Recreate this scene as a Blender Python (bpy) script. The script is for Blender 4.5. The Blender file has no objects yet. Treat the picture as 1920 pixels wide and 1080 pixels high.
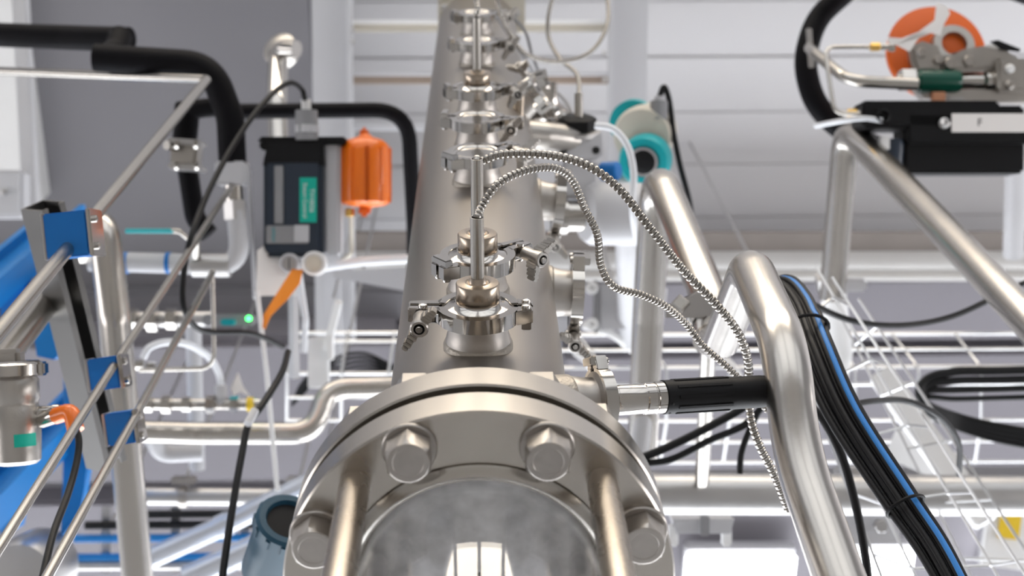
import bpy, bmesh, math, random
from mathutils import Vector as V, Matrix as M4
random.seed(7)
S = bpy.context.scene
COL = S.collection
# ---------------------------------------------------------------- camera
FPX = 2608.0                      # focal length in pixels of a 1920 px wide frame
CAM = V((0, 0, 1.0))
zc = V((-67.0, -1032.0, FPX)).normalized()      # world up seen in camera axes (x right, y down, z forward)
xc = (V((1, 0, 0)) - zc * zc.x).normalized()
yc = zc.cross(xc)
RIGHT = V((xc.x, yc.x, zc.x)); DOWN = V((xc.y, yc.y, zc.y)); FWD = V((xc.z, yc.z, zc.z))
UPI = -DOWN
cd = bpy.data.cameras.new('camera'); cam = bpy.data.objects.new('camera', cd); COL.objects.link(cam)
cam.matrix_world = M4(((RIGHT.x, UPI.x, -FWD.x, CAM.x), (RIGHT.y, UPI.y, -FWD.y, CAM.y), (RIGHT.z, UPI.z, -FWD.z, CAM.z), (0, 0, 0, 1)))
cd.sensor_width = 36; cd.lens = FPX / 1920 * 36; cd.clip_start = .01
cd.dof.use_dof = True; cd.dof.focus_distance = 1.26; cd.dof.aperture_fstop = 6.4
S.camera = cam
def D(px, py, d):                 # the point seen at pixel (px, py) at depth d along the view axis
    return CAM + RIGHT * ((px - 960) / FPX * d) + DOWN * ((py - 540) / FPX * d) + FWD * d
def Z(px, py, z):                 # the point seen at pixel (px, py) at height z
    r = RIGHT * ((px - 960) / FPX) + DOWN * ((py - 540) / FPX) + FWD
    return CAM + r * ((z - CAM.z) / r.z)
def W(px, d): return px / FPX * d  # pixels to metres at depth d
# ---------------------------------------------------------------- world and exposure
wd = bpy.data.worlds.new('hall_air'); S.world = wd; wd.use_nodes = True
wd.node_tree.nodes['Background'].inputs[0].default_value = (.93, .94, 1, 1)
wd.node_tree.nodes['Background'].inputs[1].default_value = .05
S.view_settings.view_transform = 'Standard'; S.view_settings.look = 'None'
S.view_settings.gamma = 1; S.view_settings.use_curve_mapping = False
S.view_settings.exposure = 0.14
WINDOW = 5.5; WINDOW_BACK = .35; LAMP = 7.0; WARM = 6.0
def area(name, loc, target, sx, sy, power, col):
    l = bpy.data.lights.new(name, 'AREA'); l.shape = 'RECTANGLE'; l.size = sx; l.size_y = sy; l.energy = power; l.color = col
    o = bpy.data.objects.new(name, l); COL.objects.link(o); o.location = loc
    o.rotation_euler = (V(target) - V(loc)).to_track_quat('-Z', 'Y').to_euler()
    return o
# unseen fill lights added beside the camera, aimed up to brighten the ceiling
area('ceiling_fill_light', (4.2, .5, 2.6), (1.2, .8, 5.35), .6, 4.0, 60, (1, .97, .97))
area('ceiling_fill_light', (-4.2, .5, 2.6), (-.6, 1.2, 5.35), .6, 4.0, 38, (1, .97, .97))
# ---------------------------------------------------------------- materials
def mat(name, col, rough=.5, metal=0, bump=0, bscale=60, stretch=None, var=0, vscale=8, emit=None, trans=0, ior=1.45, coat=0, spec=.5):
    m = bpy.data.materials.new(name); m.use_nodes = True; nt = m.node_tree; N = nt.nodes; b = N['Principled BSDF']
    b.inputs['Base Color'].default_value = (*col, 1); b.inputs['Roughness'].default_value = rough
    b.inputs['Metallic'].default_value = metal; b.inputs['IOR'].default_value = ior
    b.inputs['Transmission Weight'].default_value = trans; b.inputs['Coat Weight'].default_value = coat
    b.inputs['Specular IOR Level'].default_value = spec
    if emit: b.inputs['Emission Color'].default_value = (*emit[0], 1); b.inputs['Emission Strength'].default_value = emit[1]
    if var or bump:
        tc = N.new('ShaderNodeTexCoord'); mp = N.new('ShaderNodeMapping'); nt.links.new(tc.outputs['Object'], mp.inputs[0])
        if stretch: mp.inputs['Scale'].default_value = stretch
    if var:
        n = N.new('ShaderNodeTexNoise'); n.inputs['Scale'].default_value = vscale; n.inputs['Detail'].default_value = 5
        nt.links.new(mp.outputs[0], n.inputs['Vector'])
        mx = N.new('ShaderNodeMix'); mx.data_type = 'RGBA'
        mx.inputs['A'].default_value = (*[c * (1 - var) for c in col], 1); mx.inputs['B'].default_value = (*[min(1, c * (1 + var)) for c in col], 1)
        nt.links.new(n.outputs['Fac'], mx.inputs['Factor']); nt.links.new(mx.outputs['Result'], b.inputs['Base Color'])
        mr = N.new('ShaderNodeMapRange'); mr.inputs['To Min'].default_value = rough * .85; mr.inputs['To Max'].default_value = min(1, rough * 1.2)
        nt.links.new(n.outputs['Fac'], mr.inputs['Value']); nt.links.new(mr.outputs[0], b.inputs['Roughness'])
    if bump:
        n2 = N.new('ShaderNodeTexNoise'); n2.inputs['Scale'].default_value = bscale; n2.inputs['Detail'].default_value = 3
        nt.links.new(mp.outputs[0], n2.inputs['Vector'])
        bp = N.new('ShaderNodeBump'); bp.inputs['Strength'].default_value = bump; bp.inputs['Distance'].default_value = .002
        nt.links.new(n2.outputs['Fac'], bp.inputs['Height']); nt.links.new(bp.outputs[0], b.inputs['Normal'])
    return m
STEEL = mat('brushed_steel', (.48, .455, .42), .24, 1, bump=.05, bscale=90, stretch=(1, 1, .05), var=.05, vscale=20)
SHELL = mat('satin_steel_shell', (.34, .315, .29), .36, 1, bump=.04, bscale=160, stretch=(1, 1, .08), var=.06, vscale=7)
POLISH = mat('polished_steel', (.50, .475, .445), .11, 1, var=.04, vscale=30)
PIPE = mat('pipe_steel', (.53, .50, .465), .24, 1, bump=.03, bscale=120, var=.05, vscale=14)
CAST = mat('cast_steel', (.46, .435, .405), .34, 1, bump=.12, bscale=420, var=.08, vscale=40)
ARMOUR = mat('conduit_armour_steel', (.34, .32, .295), .25, 1, var=.06, vscale=40)
BOSS = mat('turned_steel', (.42, .355, .29), .25, 1, var=.12, vscale=60)
FLANGE = mat('milled_flange_steel', (.52, .485, .44), .24, 1, bump=.06, bscale=70, stretch=(1, 1, .12), var=.06, vscale=25)
ROD = mat('bronze_toned_rod', (.42, .37, .315), .27, 1, var=.06, vscale=50)
BOLT = mat('bolt_steel', (.44, .41, .38), .36, 1, bump=.12, bscale=260, var=.14, vscale=90)
SATIN = mat('satin_nozzle_steel', (.47, .44, .41), .4, 1, bump=.06, bscale=200, var=.06, vscale=30)
WELD = mat('weld_bead_steel', (.40, .365, .32), .45, 1, bump=.5, bscale=330, var=.15, vscale=60)
CLOUD = mat('cloudy_grey_plate', (.60, .59, .59), .7, .0, var=.45, vscale=70)
GALV = mat('galvanised_steel', (.50, .49, .485), .38, 1, bump=.05, bscale=60, var=.08, vscale=18)
WIRE = mat('zinc_wire', (.62, .62, .62), .3, 1)
RUST = mat('brown_primer', (.34, .27, .22), .6, .2, var=.15, vscale=12)
BLACK = mat('black_rubber', (.008, .008, .009), .42, spec=.28, bump=.05, bscale=200)
FOAM = mat('black_foam_insulation', (.005, .0045, .006), .6, spec=.12, bump=.1, bscale=300)
BLACKP = mat('black_plastic', (.010, .010, .011), .5, spec=.18, bump=.05, bscale=500)
NAVY = mat('dark_navy_plastic', (.022, .032, .05), .33)
GREYP = mat('grey_plastic', (.27, .27, .28), .45)
LGREY = mat('light_grey_paint', (.52, .52, .54), .4, var=.03, vscale=5)
CREAM = mat('cream_paint', (.60, .56, .48), .45, var=.04)
TEAL = mat('teal_paint', (0, .36, .40), .35)
GREEN = mat('green_label_print', (0, .42, .31), .5)
DKGREEN = mat('dark_green_paint', (.005, .07, .045), .25)
BLUE = mat('blue_plastic', (.002, .15, .48), .42)
BLUEF = mat('blue_frame_paint', (.005, .18, .52), .38, var=.05)
BLUED = mat('petrol_blue_paint', (.010, .055, .095), .4, var=.06)
BLUEC = mat('blue_cable_jacket', (.03, .22, .62), .4)
ORANGE = mat('orange_paint', (.86, .17, .005), .3, var=.05, coat=.3)
ORANGED = mat('orange_disc_paint', (.64, .105, .003), .42, var=.06)
ORIB = mat('orange_ribbon', (.95, .30, .03), .6)
WHITE = mat('white_plastic', (.82, .82, .82), .45)
PAPER = mat('white_paper', (.85, .82, .80), .7)
BRASS = mat('brass', (.75, .48, .14), .3, 1)
DARK = mat('dark_hole', (.01, .01, .01), .7)
GASKET = mat('gasket_black', (.012, .012, .012), .6)
HOSE = mat('clear_hose', (.80, .82, .86), .3)
SILVER = mat('silver_lamp_tube', (.70, .74, .82), .25, .6)
CEIL = mat('ceiling_sheet', (.60, .592, .605), .55, .0, var=.03, vscale=3)
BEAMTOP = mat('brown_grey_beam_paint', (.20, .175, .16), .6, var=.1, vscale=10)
STRUT = mat('strut_zinc', (.165, .16, .155), .42, 1, bump=.05, bscale=60, var=.08, vscale=18)
DUCT = mat('dark_grey_duct_sheet', (.165, .16, .172), .5, .0, var=.04, vscale=4)
DUCTL = mat('mid_grey_sheet', (.185, .175, .195), .5, .0, var=.04, vscale=4)
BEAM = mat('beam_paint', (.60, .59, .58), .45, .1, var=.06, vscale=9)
FLOORM = mat('floor_coating', (.23, .225, .22), .45, var=.06, vscale=2)
WALLM = mat('wall_paint', (.30, .30, .31), .7, var=.03, vscale=2)
GLASS = mat('clear_glass', (1, 1, 1), .02, trans=1, ior=1.47)
YELLOW = mat('yellow_paint', (.80, .55, .03), .4)
LEDG = mat('green_led', (.02, .5, .05), .4, emit=((.05, 1, .15), 6))
SKYP = mat('window_daylight', (.8, .85, .9), .3, emit=((.93, .96, 1), WINDOW))
SKYB = mat('window_daylight_back', (.8, .85, .9), .3, emit=((1, .95, .88), WINDOW_BACK))
LAMPM = mat('lamp_diffuser', (.9, .9, .9), .4, emit=((.96, .97, 1), LAMP))
LAMPW = mat('warm_lamp_diffuser', (.9, .9, .9), .4, emit=((1, .89, .74), WARM))
# ---------------------------------------------------------------- mesh helpers
def fr(o, z, x=None):             # frame at o with its z axis along z
    z = V(z).normalized(); x = V(x) if x is not None else (V((1, 0, 0)) if abs(z.x) < .9 else V((0, 1, 0)))
    x = (x - z * x.dot(z)).normalized(); y = z.cross(x)
    return M4(((x.x, y.x, z.x, o[0]), (x.y, y.y, z.y, o[1]), (x.z, y.z, z.z, o[2]), (0, 0, 0, 1)))
def camfr(o, roll=0):             # frame with x right, y up in the picture, z towards the camera
    m = M4(((RIGHT.x, UPI.x, -FWD.x, o[0]), (RIGHT.y, UPI.y, -FWD.y, o[1]), (RIGHT.z, UPI.z, -FWD.z, o[2]), (0, 0, 0, 1)))
    return m @ M4.Rotation(math.radians(roll), 4, 'Z') if roll else m
def fillet(pts, r, n=7):
    out = [V(pts[0])]; R_ = r if isinstance(r, (list, tuple)) else [r] * len(pts)
    for r, a, b, c in zip(R_, pts, pts[1:], pts[2:]):
        a, b, c = V(a), V(b), V(c); u = (a - b); w = (c - b); lu, lw = u.length, w.length; u /= lu; w /= lw
        ang = u.angle(w)
        if ang > math.pi - .02: out.append(b); continue
        t = min(r / math.tan(ang / 2), lu * .48, lw * .48)
        p, q = b + u * t, b + w * t
        for i in range(n + 1):
            s = i / n; out.append(p * (1 - s) ** 2 + b * 2 * s * (1 - s) + q * s * s)
    out.append(V(pts[-1])); return out
def spline(pts, n=8):
    P = [V(p) for p in pts]; P = [P[0] * 2 - P[1]] + P + [P[-1] * 2 - P[-2]]; out = []
    for i in range(1, len(P) - 2):
        for k in range(n):
            t = k / n; a, b, c, d = P[i - 1:i + 3]
            out.append(.5 * ((2 * b) + (c - a) * t + (2 * a - 5 * b + 4 * c - d) * t * t + (3 * b - a - 3 * c + d) * t ** 3))
    out.append(P[-2]); return out
def resample(pts, step):
    out = [V(pts[0])]; acc = 0; last = V(pts[0])
    for p in pts[1:]:
        p = V(p)
        while (p - last).length >= step:
            last = last + (p - last).normalized() * step; out.append(last.copy())
    return out
class MB:
    def __init__(s): s.bm = bmesh.new()
    def tube(s, pts, r, seg=14, rf=None, cap=True, flat=1, ref=None):
        pts = [V(p) for p in pts]; q = [pts[0]]
        for p in pts[1:]:
            if (p - q[-1]).length > 1e-5: q.append(p)
        pts = q; n = len(pts); t0 = (pts[1] - pts[0]).normalized()
        x = V(ref) if ref is not None else (V((0, 0, 1)) if abs(t0.z) < .8 else V((1, 0, 0)))
        rings = []
        for i, p in enumerate(pts):
            t = ((pts[min(i + 1, n - 1)] - p).normalized() + (p - pts[max(i - 1, 0)]).normalized()).normalized() if 0 < i < n - 1 else ((pts[1] - pts[0]) if i == 0 else (pts[-1] - pts[-2])).normalized()
            x = (x - t * x.dot(t)).normalized(); y = t.cross(x); rr = rf(i) if rf else r
            rings.append([s.bm.verts.new(p + (x * math.cos(a) + y * math.sin(a) * flat) * rr) for a in [2 * math.pi * k / seg for k in range(seg)]])
        for A, B in zip(rings, rings[1:]):
            for k in range(seg): s.bm.faces.new((A[k], A[(k + 1) % seg], B[(k + 1) % seg], B[k]))
        if cap: s.bm.faces.new(rings[0][::-1]); s.bm.faces.new(rings[-1])
        return s
    def lathe(s, prof, F=M4(), seg=32, cap=True, a0=0):   # prof: (radius, height) pairs
        rings = []
        for r, h in prof:
            rings.append([s.bm.verts.new(F @ V((max(r, 1e-5) * math.cos(a0 + 2 * math.pi * k / seg), max(r, 1e-5) * math.sin(a0 + 2 * math.pi * k / seg), h))) for k in range(seg)])
        for A, B in zip(rings, rings[1:]):
            for k in range(seg): s.bm.faces.new((A[k], A[(k + 1) % seg], B[(k + 1) % seg], B[k]))
        if cap: s.bm.faces.new(rings[0][::-1]); s.bm.faces.new(rings[-1])
        else:
            for k in range(seg): s.bm.faces.new((rings[-1][k], rings[-1][(k + 1) % seg], rings[0][(k + 1) % seg], rings[0][k]))
        return s
    def hexl(s, prof, F=M4(), seg=30):      # (circumscribed radius, height, True = hexagon / False = circle)
        rings = []
        for r, h, hx in prof:
            row = []
            for k in range(seg):
                a = 2 * math.pi * k / seg; rr = r * math.cos(math.pi / 6) / math.cos((a % (math.pi / 3)) - math.pi / 6) if hx else r
                row.append(s.bm.verts.new(F @ V((rr * math.cos(a), rr * math.sin(a), h))))
            rings.append(row)
        for A, B in zip(rings, rings[1:]):
            for k in range(seg): s.bm.faces.new((A[k], A[(k + 1) % seg], B[(k + 1) % seg], B[k]))
        s.bm.faces.new(rings[0][::-1]); s.bm.faces.new(rings[-1])
        return s
    def prism(s, poly, h, F=M4(), bev=0, h0=0):
        a = [s.bm.verts.new(F @ V((x, y, h0))) for x, y in poly]; b = [s.bm.verts.new(F @ V((x, y, h0 + h))) for x, y in poly]
        n = len(poly); fs = [s.bm.faces.new(a[::-1]), s.bm.faces.new(b)]
        for k in range(n): fs.append(s.bm.faces.new((a[k], a[(k + 1) % n], b[(k + 1) % n], b[k])))
        if bev:
            es = list({e for f in fs[:2] for e in f.edges})
            bmesh.ops.bevel(s.bm, geom=es, offset=bev, segments=2, affect='EDGES', clamp_overlap=True)
        return s
    def box(s, F, sx, sy, sz, bev=0):     # centred on the frame's origin
        vs = [s.bm.verts.new(F @ V((x * sx / 2, y * sy / 2, z * sz / 2))) for x in (-1, 1) for y in (-1, 1) for z in (-1, 1)]
        fs = [s.bm.faces.new([vs[i] for i in f]) for f in ((0, 1, 3, 2), (4, 6, 7, 5), (0, 4, 5, 1), (2, 3, 7, 6), (0, 2, 6, 4), (1, 5, 7, 3))]
        if bev: bmesh.ops.bevel(s.bm, geom=list({e for f in fs for e in f.edges}), offset=bev, segments=2, affect='EDGES', clamp_overlap=True)
        return s
    def bar(s, a, b, w, h, up=None, bev=0):   # rectangular bar from a to b
        a, b = V(a), V(b); L = (b - a).length
        return s.box(fr((a + b) / 2, b - a, up if up is not None else -FWD), h, w, L, bev)
def fin(name, mb, m, parent=None, world=False, sharp=38):
    bm = mb.bm if isinstance(mb, MB) else mb
    bmesh.ops.recalc_face_normals(bm, faces=bm.faces)
    me = bpy.data.meshes.new(name); bm.to_mesh(me); bm.free()
    for p in me.polygons: p.use_smooth = True
    me.set_sharp_from_angle(angle=math.radians(sharp))
    me.materials.append(m); o = bpy.data.objects.new(name, me); COL.objects.link(o)
    if parent is not None:
        o.parent = parent
        if world:
            r = parent
            while r.parent: r = r.parent
            me.transform(r.matrix_basis.inverted())
    return o
def tag(o, label, cat, group=None):
    o['label'] = label; o['category'] = cat; o['kind'] = 'thing'
    if group: o['group'] = group
    return o
def thing(name, label, cat, mw, group=None):
    o = bpy.data.objects.new(name, None); COL.objects.link(o); o.empty_display_size = .02
    o.matrix_world = mw if isinstance(mw, M4) else M4.Translation(mw)
    return tag(o, label, cat, group)
def solo(name, label, cat, mb, m, loc, group=None, sharp=38):   # a thing that is one mesh, built in world space
    bm = mb.bm; bmesh.ops.translate(bm, verts=bm.verts, vec=-V(loc))
    o = fin(name, mb, m, None, sharp=sharp); o.location = loc
    return tag(o, label, cat, group)
def struct(name, mb, m, parent=None):
    o = fin(name, mb, m, parent)
    if parent is None: o['kind'] = 'structure'
    return o
def dup(root, mw, label, name=None, group=None):
    r = root.copy(); COL.objects.link(r); r.matrix_world = mw; r['label'] = label
    if group: r['group'] = group
    for ch in list(root.children):
        c = ch.copy(); COL.objects.link(c); c.parent = r
        for g in ch.children:
            e = g.copy(); COL.objects.link(e); e.parent = c
    return r
def arcp(r, a0, a1, n): return [(r * math.cos(math.radians(a0 + (a1 - a0) * i / n)), r * math.sin(math.radians(a0 + (a1 - a0) * i / n))) for i in range(n + 1)]
def pipe(name, label, pts, dia, m=PIPE, bend=.05, seg=24, cat='pipe', group=None):
    P = [D(*p) for p in pts]
    return solo(name, label, cat, MB().tube(fillet(P, bend, 9), dia / 2, seg), m, P[len(P) // 2], group)
# ================================================================ room shell
CZ = 5.35
struct('floor', MB().box(M4.Translation((0, 0, -.05)), 16, 12, .1), FLOORM)
o = struct('ceiling', MB().box(M4.Translation((0, 0, CZ + .12)), 16, 12, .1), CEIL)
me0 = None
for i in range(30):               # folded ceiling sheets
    if me0 is None:
        F = M4.Translation((1.2, -.75, CZ + .03)); c = fin('ceiling_panel', MB().box(F, 5.2, .1765, .05, .004), CEIL, o); me0 = c
    else:
        c = me0.copy(); COL.objects.link(c); c.location = (0, .178 * i, (i % 2) * .004)
struct('wall_left', MB().box(M4.Translation((-8, 0, 2.7)), .15, 12, 5.5), WALLM)
struct('wall_right', MB().box(M4.Translation((8, 0, 2.7)), .15, 12, 5.5), WALLM)
def windowed(name, wname, y, m, n0):
    s = -1 if y > 0 else 1
    mb = MB(); mb.box(M4.Translation((0, y, .2)), 16, .15, .5); mb.box(M4.Translation((0, y, 5.2)), 16, .15, .5)
    for x in (-8, -4, 0, 4, 8): mb.box(M4.Translation((x, y, 2.7)), .35, .15, 4.6)
    struct(name, mb, WALLM)
    for k, x in enumerate((-6, -2, 2, 6)):
        f = MB()
        for dx in (-1.8, -.6, .6, 1.8): f.box(M4.Translation((x + dx, y, 2.7)), .05, .1, 4.5)
        for dz in (-2.22, 0, 2.22): f.box(M4.Translation((x, y, 2.7 + dz)), 3.6, .09, .05)
        w = struct('%s_%d' % (wname, k + n0), f, LGREY)
        fin('pane', MB().box(M4.Translation((x, y - s * .03, 2.7)), 3.62, .01, 4.5), m, w)
windowed('wall_front', 'window', 5.6, SKYP, 1)
windowed('wall_back', 'window', -5.6, SKYB, 5)
# dark sheet-metal duct over the left half
d = 4.35
def slab(px0, px1, py0, py1, d, th, bev=0):      # a box whose underside spans these pixels, level in the hall
    p = Z((px0 + px1) / 2, (py0 + py1) / 2, d)
    a, b = Z(px0, (py0 + py1) / 2, d), Z(px1, (py0 + py1) / 2, d); c, e = Z((px0 + px1) / 2, py0, d), Z((px0 + px1) / 2, py1, d)
    return MB().box(M4.Translation(p + V((0, 0, th / 2))), (b - a).length, (e - c).length, th, bev)
def slabt(name, label, cat, m, *a, **k):
    mb = slab(*a, **k); loc = Z((a[0] + a[1]) / 2, (a[2] + a[3]) / 2, a[4]); return solo(name, label, cat, mb, m, loc)
slabt('ventilation_duct', 'dark grey sheet metal duct above the black insulated pipes', 'duct', DUCT, -900, 600, -160, 560, 5.0, .3, bev=.01)  # extended past the left edge, unseen, to darken the column's reflection
slabt('roof_girder', 'pale vertical band of girder at the upper left edge', 'girder', BEAM, -60, 42, -160, 395, 4.9, .12, bev=.01)
slabt('cross_duct', 'wide mauve grey sheet duct behind the lower left pipes', 'duct', DUCTL, -400, 765, 640, 915, 4.8, .3, bev=.03)
slabt('shadow_band', 'dark grey band standing in for shadow between green handle valve and orange ribbon', 'duct', DUCT, 150, 1000, 545, 606, 4.95, .2, bev=.01)  # dark box that stands in for a band of shadow
slabt('grey_ceiling_duct', 'grey duct behind the wire cable basket right of the column', 'duct', DUCTL, 1090, 2300, 525, 640, 5.0, .2, bev=.01)
slabt('ceiling_cover_slab', 'lilac grey slab added to darken the ceiling beyond the level pipe at the lower right edge', 'duct', DUCTL, 1090, 2300, 945, 1230, 5.15, .12, bev=.01)  # slab added to cover the overlit ceiling around the lamps
slabt('ceiling_cover_slab', 'lilac grey slab added to darken the ceiling beyond the slanting pale tubes at lower left', 'duct', DUCTL, -400, 1040, 945, 1230, 5.15, .12, bev=.01)  # added likewise, darkens the white ceiling behind the tubes
slabt('lower_ceiling_duct', 'grey duct low behind the cable tray and the long level pipe', 'duct', DUCTL, 1060, 2300, 665, 880, 5.05, .2, bev=.01)
# beam across the hall
bz = 4.75
t = thing('roof_beam', 'long level steel beam with brown upper flange, right of column', 'beam', Z(1330, 480, bz))
a0, a1 = Z(600, 455, bz), Z(2250, 455, bz)
yy = V((0, 1, 0)); 
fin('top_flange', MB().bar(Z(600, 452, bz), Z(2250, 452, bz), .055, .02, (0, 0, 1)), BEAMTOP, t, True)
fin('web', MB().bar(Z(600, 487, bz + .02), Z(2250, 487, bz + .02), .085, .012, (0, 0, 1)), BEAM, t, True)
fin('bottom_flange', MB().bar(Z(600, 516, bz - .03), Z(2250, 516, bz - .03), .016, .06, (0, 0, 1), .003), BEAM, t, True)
# support ladder above the column
t = thing('support_ladder', 'grey ladder frame of two wide rails behind the column top', 'frame', D(900, 100, 3.75))
def rail(x0, x1, yb, lip):
    w = W(x1 - x0, 3.75)
    c0, c1 = D((x0 + x1) / 2, -120, 3.7), D((x0 + x1) / 2 + (8 if x0 < 900 else -8), yb, 3.7 + .12)
    r = fin('rail', MB().bar(c0, c1, w, .03, bev=.003), LGREY, t, True)
    off = RIGHT * (w / 2 * lip)
    fin('lip', MB().bar(c0 + off - FWD * .03, c1 + off - FWD * .03, .012, .06, bev=.002), LGREY, r, True)
rail(584, 656, 640, 1); rail(1147, 1216, 440, -1)
for y, m in ((47, CREAM), (145, RUST), (232, LGREY)):
    fin('rung', MB().bar(D(655, y + 4, 3.75), D(820 if y > 200 else 1145, y + 4, 3.75), W(16, 3.75), .03, bev=.004), m, t, True)
for y in (47, 145):
    fin('rung_lip', MB().bar(D(655, y - 6, 3.72), D(1145, y - 6, 3.72), W(5, 3.75), .02), WHITE if y < 100 else LGREY, t, True)
for px, py in ((662, 58), (662, 80), (1133, 100), (1133, 150)):
    fin('bolt', MB().lathe([(.006, 0), (.006, .01), (.003, .012)], fr(D(px, py, 3.68), -FWD), 8), GALV, t, True)
# ceiling lamps low in the view
def lamp(px0, px1, py, z, w, label):
    a, b = Z(px0, py, z), Z(px1, py, z)
    t = thing('ceiling_lamp', label, 'lamp', (a + b) / 2, 'ceiling strip lamps')
    fin('housing', MB().bar(a + V((0, 0, .04)), b + V((0, 0, .04)), w * 1.25, .05, (0, 0, 1), .006), LGREY, t, True)
    fin('diffuser', MB().bar(a, b, w, .03, (0, 0, 1), .01), LAMPM, t, True)
lamp(1285, 1490, 1068, 5.05, .12, 'bright strip lamp low between the column flange and the bent pipe')
lamp(1590, 1710, 1062, 5.05, .13, 'bright strip lamp under the cable bundle at the lower edge')
lamp(1850, 2300, 1010, 5.1, .2, 'bright strip lamp at the lower right corner behind tray wires')
lamp(300, 620, 1180, 5.1, .15, 'added strip lamp below the lower left diagonal tubes, out of frame')  # unseen lamp, added for its light
lamp(760, 1180, 1250, 5.1, .15, 'added strip lamp beyond the sight glass, out of frame')  # second unseen lamp added to light the pipework

for i, x in enumerate((-2.1, -1.26, -.42, .42, 1.26, 2.1)):     # warm strip lamps of the hall behind the camera
    t = thing('ceiling_lamp', 'warm strip lamp on the ceiling behind the viewer, %s of six' % ['first', 'second', 'third', 'fourth', 'fifth', 'last'][i], 'lamp', V((x, -2.65, CZ)))
    fin('housing', MB().box(M4.Translation((0, 0, -.03)), .76, 2.3, .06, .006), LGREY, t)
    fin('diffuser', MB().box(M4.Translation((0, 0, -.075)), .7, 2.24, .03, .01), LAMPW, t)
# ================================================================ the column
CX, CY, CR = -.003, .5835, .08415
Z0, ZF = 1.875, 1.949             # underside of the lower flange, top of the upper flange
FR, BR = .1449, .1269
ZTOP = 4.0
col = thing('process_column', 'tall satin steel process column with a row of clamped ports', 'column', V((CX, CY, ZF)))
AX = M4.Translation((CX, CY, 0))
fin('shell', MB().lathe([(CR, ZF - .03), (CR, ZTOP), (CR - .005, ZTOP), (CR - .005, ZF - .03)], AX, 96, cap=False), SHELL, col, True)
GAP = .0115; FT = (ZF - Z0 - GAP) / 2
fl = fin('upper_flange', MB().lathe([(CR - .004, ZF - FT), (FR - .0015, ZF - FT), (FR, ZF - FT + .0015), (FR, ZF - .0015), (FR - .0015, ZF), (CR + .0005, ZF), (CR - .004, ZF)], AX, 128, cap=False), FLANGE, col, True, sharp=25)
for a in (-67.5, -22.5, 22.5, 67.5, -45, 45):
    ra = math.radians(a); p = V((CX + BR * math.sin(ra), CY - BR * math.cos(ra), ZF))
    nut = MB().lathe([(.0165, 0), (.0175, .001), (.0175, .016), (.0155, .018), (.010, .018), (.010, .026), (.008, .027)], fr(p, (0, 0, 1)), 6)
    fin('nut', nut, FLANGE, fl, True)
# top bracket plate of the column
tp = thing('mounting_plate', 'tan lit mounting plate that holds the column top', 'bracket', D(903, 20, 2.98))
fin('plate', MB().bar(D(903, -110, 2.98), D(903, 62, 2.98), W(163, 2.98), .02, bev=.003), CREAM, tp, True)
fin('gusset', MB().bar(D(848, -80, 2.96), D(848, 50, 2.96), W(18, 2.96), .05, bev=.003), CREAM, tp, True)
for px, py in ((835, 16), (838, -10), (968, 26)): fin('bolt', MB().lathe([(.009, 0), (.009, .007), (.006, .009)], fr(D(px, py, 2.96), -FWD), 6), GALV, tp, True)

# ---- sight glass below the column
sg = thing('sight_glass', 'bolted glass section with steel tie rods under the column', 'sight glass', V((CX, CY, Z0)))
lf = fin('lower_flange', MB().lathe([(.088, Z0), (.1035, Z0), (.1035, Z0 - .0005), (.1040, Z0 - .001), (FR - .0015, Z0 - .001), (FR, Z0 + .0005), (FR, Z0 + FT - .0015), (FR - .0015, Z0 + FT), (.088, Z0 + FT)], AX, 128, cap=False), FLANGE, sg, True, sharp=25)
fin('gasket', MB().lathe([(.088, Z0 + FT - .001), (FR - .012, Z0 + FT - .001), (FR - .012, ZF - FT + .001), (.088, ZF - FT + .001)], AX, 96, cap=False), GASKET, sg, True)
fin('lip_ring', MB().lathe([(.0925, Z0), (.1035, Z0), (.1035, Z0 - .003), (.101, Z0 - .006), (.0965, Z0 - .008), (.094, Z0 - .006), (.0925, Z0 - .006)], AX, 96, cap=False), STEEL, sg, True)
fin('glass_tube', MB().lathe([(.0915, Z0 + .01), (.0915, Z0 - .75), (.0865, Z0 - .75), (.0865, Z0 + .01)], AX, 128, cap=False), GLASS, sg, True)
fin('support_plate', MB().lathe([(.0875, Z0 + .012), (.0875, Z0 + .02), (.002, Z0 + .02), (.002, Z0 + .012)], AX, 64, cap=False), CLOUD, sg, True)
if 0: fin('inner_sleeve', MB().lathe([(.0855, ZF), (.0855, Z0 + .004), (.083, Z0 + .002), (.079, Z0 + .012), (.079, ZF + 1.2), (.0785, ZF + 1.2), (.0785, ZF)][:6], AX, 96, cap=False), STEEL, sg, True)
for a in (-67.5, -22.5, 22.5, 67.5):
    ra = math.radians(a); p = V((CX + BR * math.sin(ra), CY - BR * math.cos(ra), Z0 - .001))
    F = fr(p, (0, 0, -1), (math.cos(math.radians(30 + .15 * a)), math.sin(math.radians(30 + .15 * a)), 0))
    b = fin('bolt', MB().hexl([(.0168, .004, 1), (.0175, .0045, 1), (.0175, .0205, 1), (.0152, .0236, 0), (.0145, .0240, 0), (.0110, .0240, 0), (.0106, .0236, 0), (.003, .0237, 0)], F, 30), BOLT, sg, True, sharp=20)
    fin('washer', MB().lathe([(.0195, 0), (.0198, .001), (.0198, .003), (.019, .004)], F, 40), BOLT, b, True)
for a in (-45, 45):
    ra = math.radians(a); p = V((CX + BR * .985 * math.sin(ra), CY - BR * .985 * math.cos(ra), Z0))
    fin('tie_rod', MB().lathe([(.0105, .0), (.0112, -.006), (.0112, -.8), (.0105, -.802)], M4.Translation(p), 40), ROD, sg, True)

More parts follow.
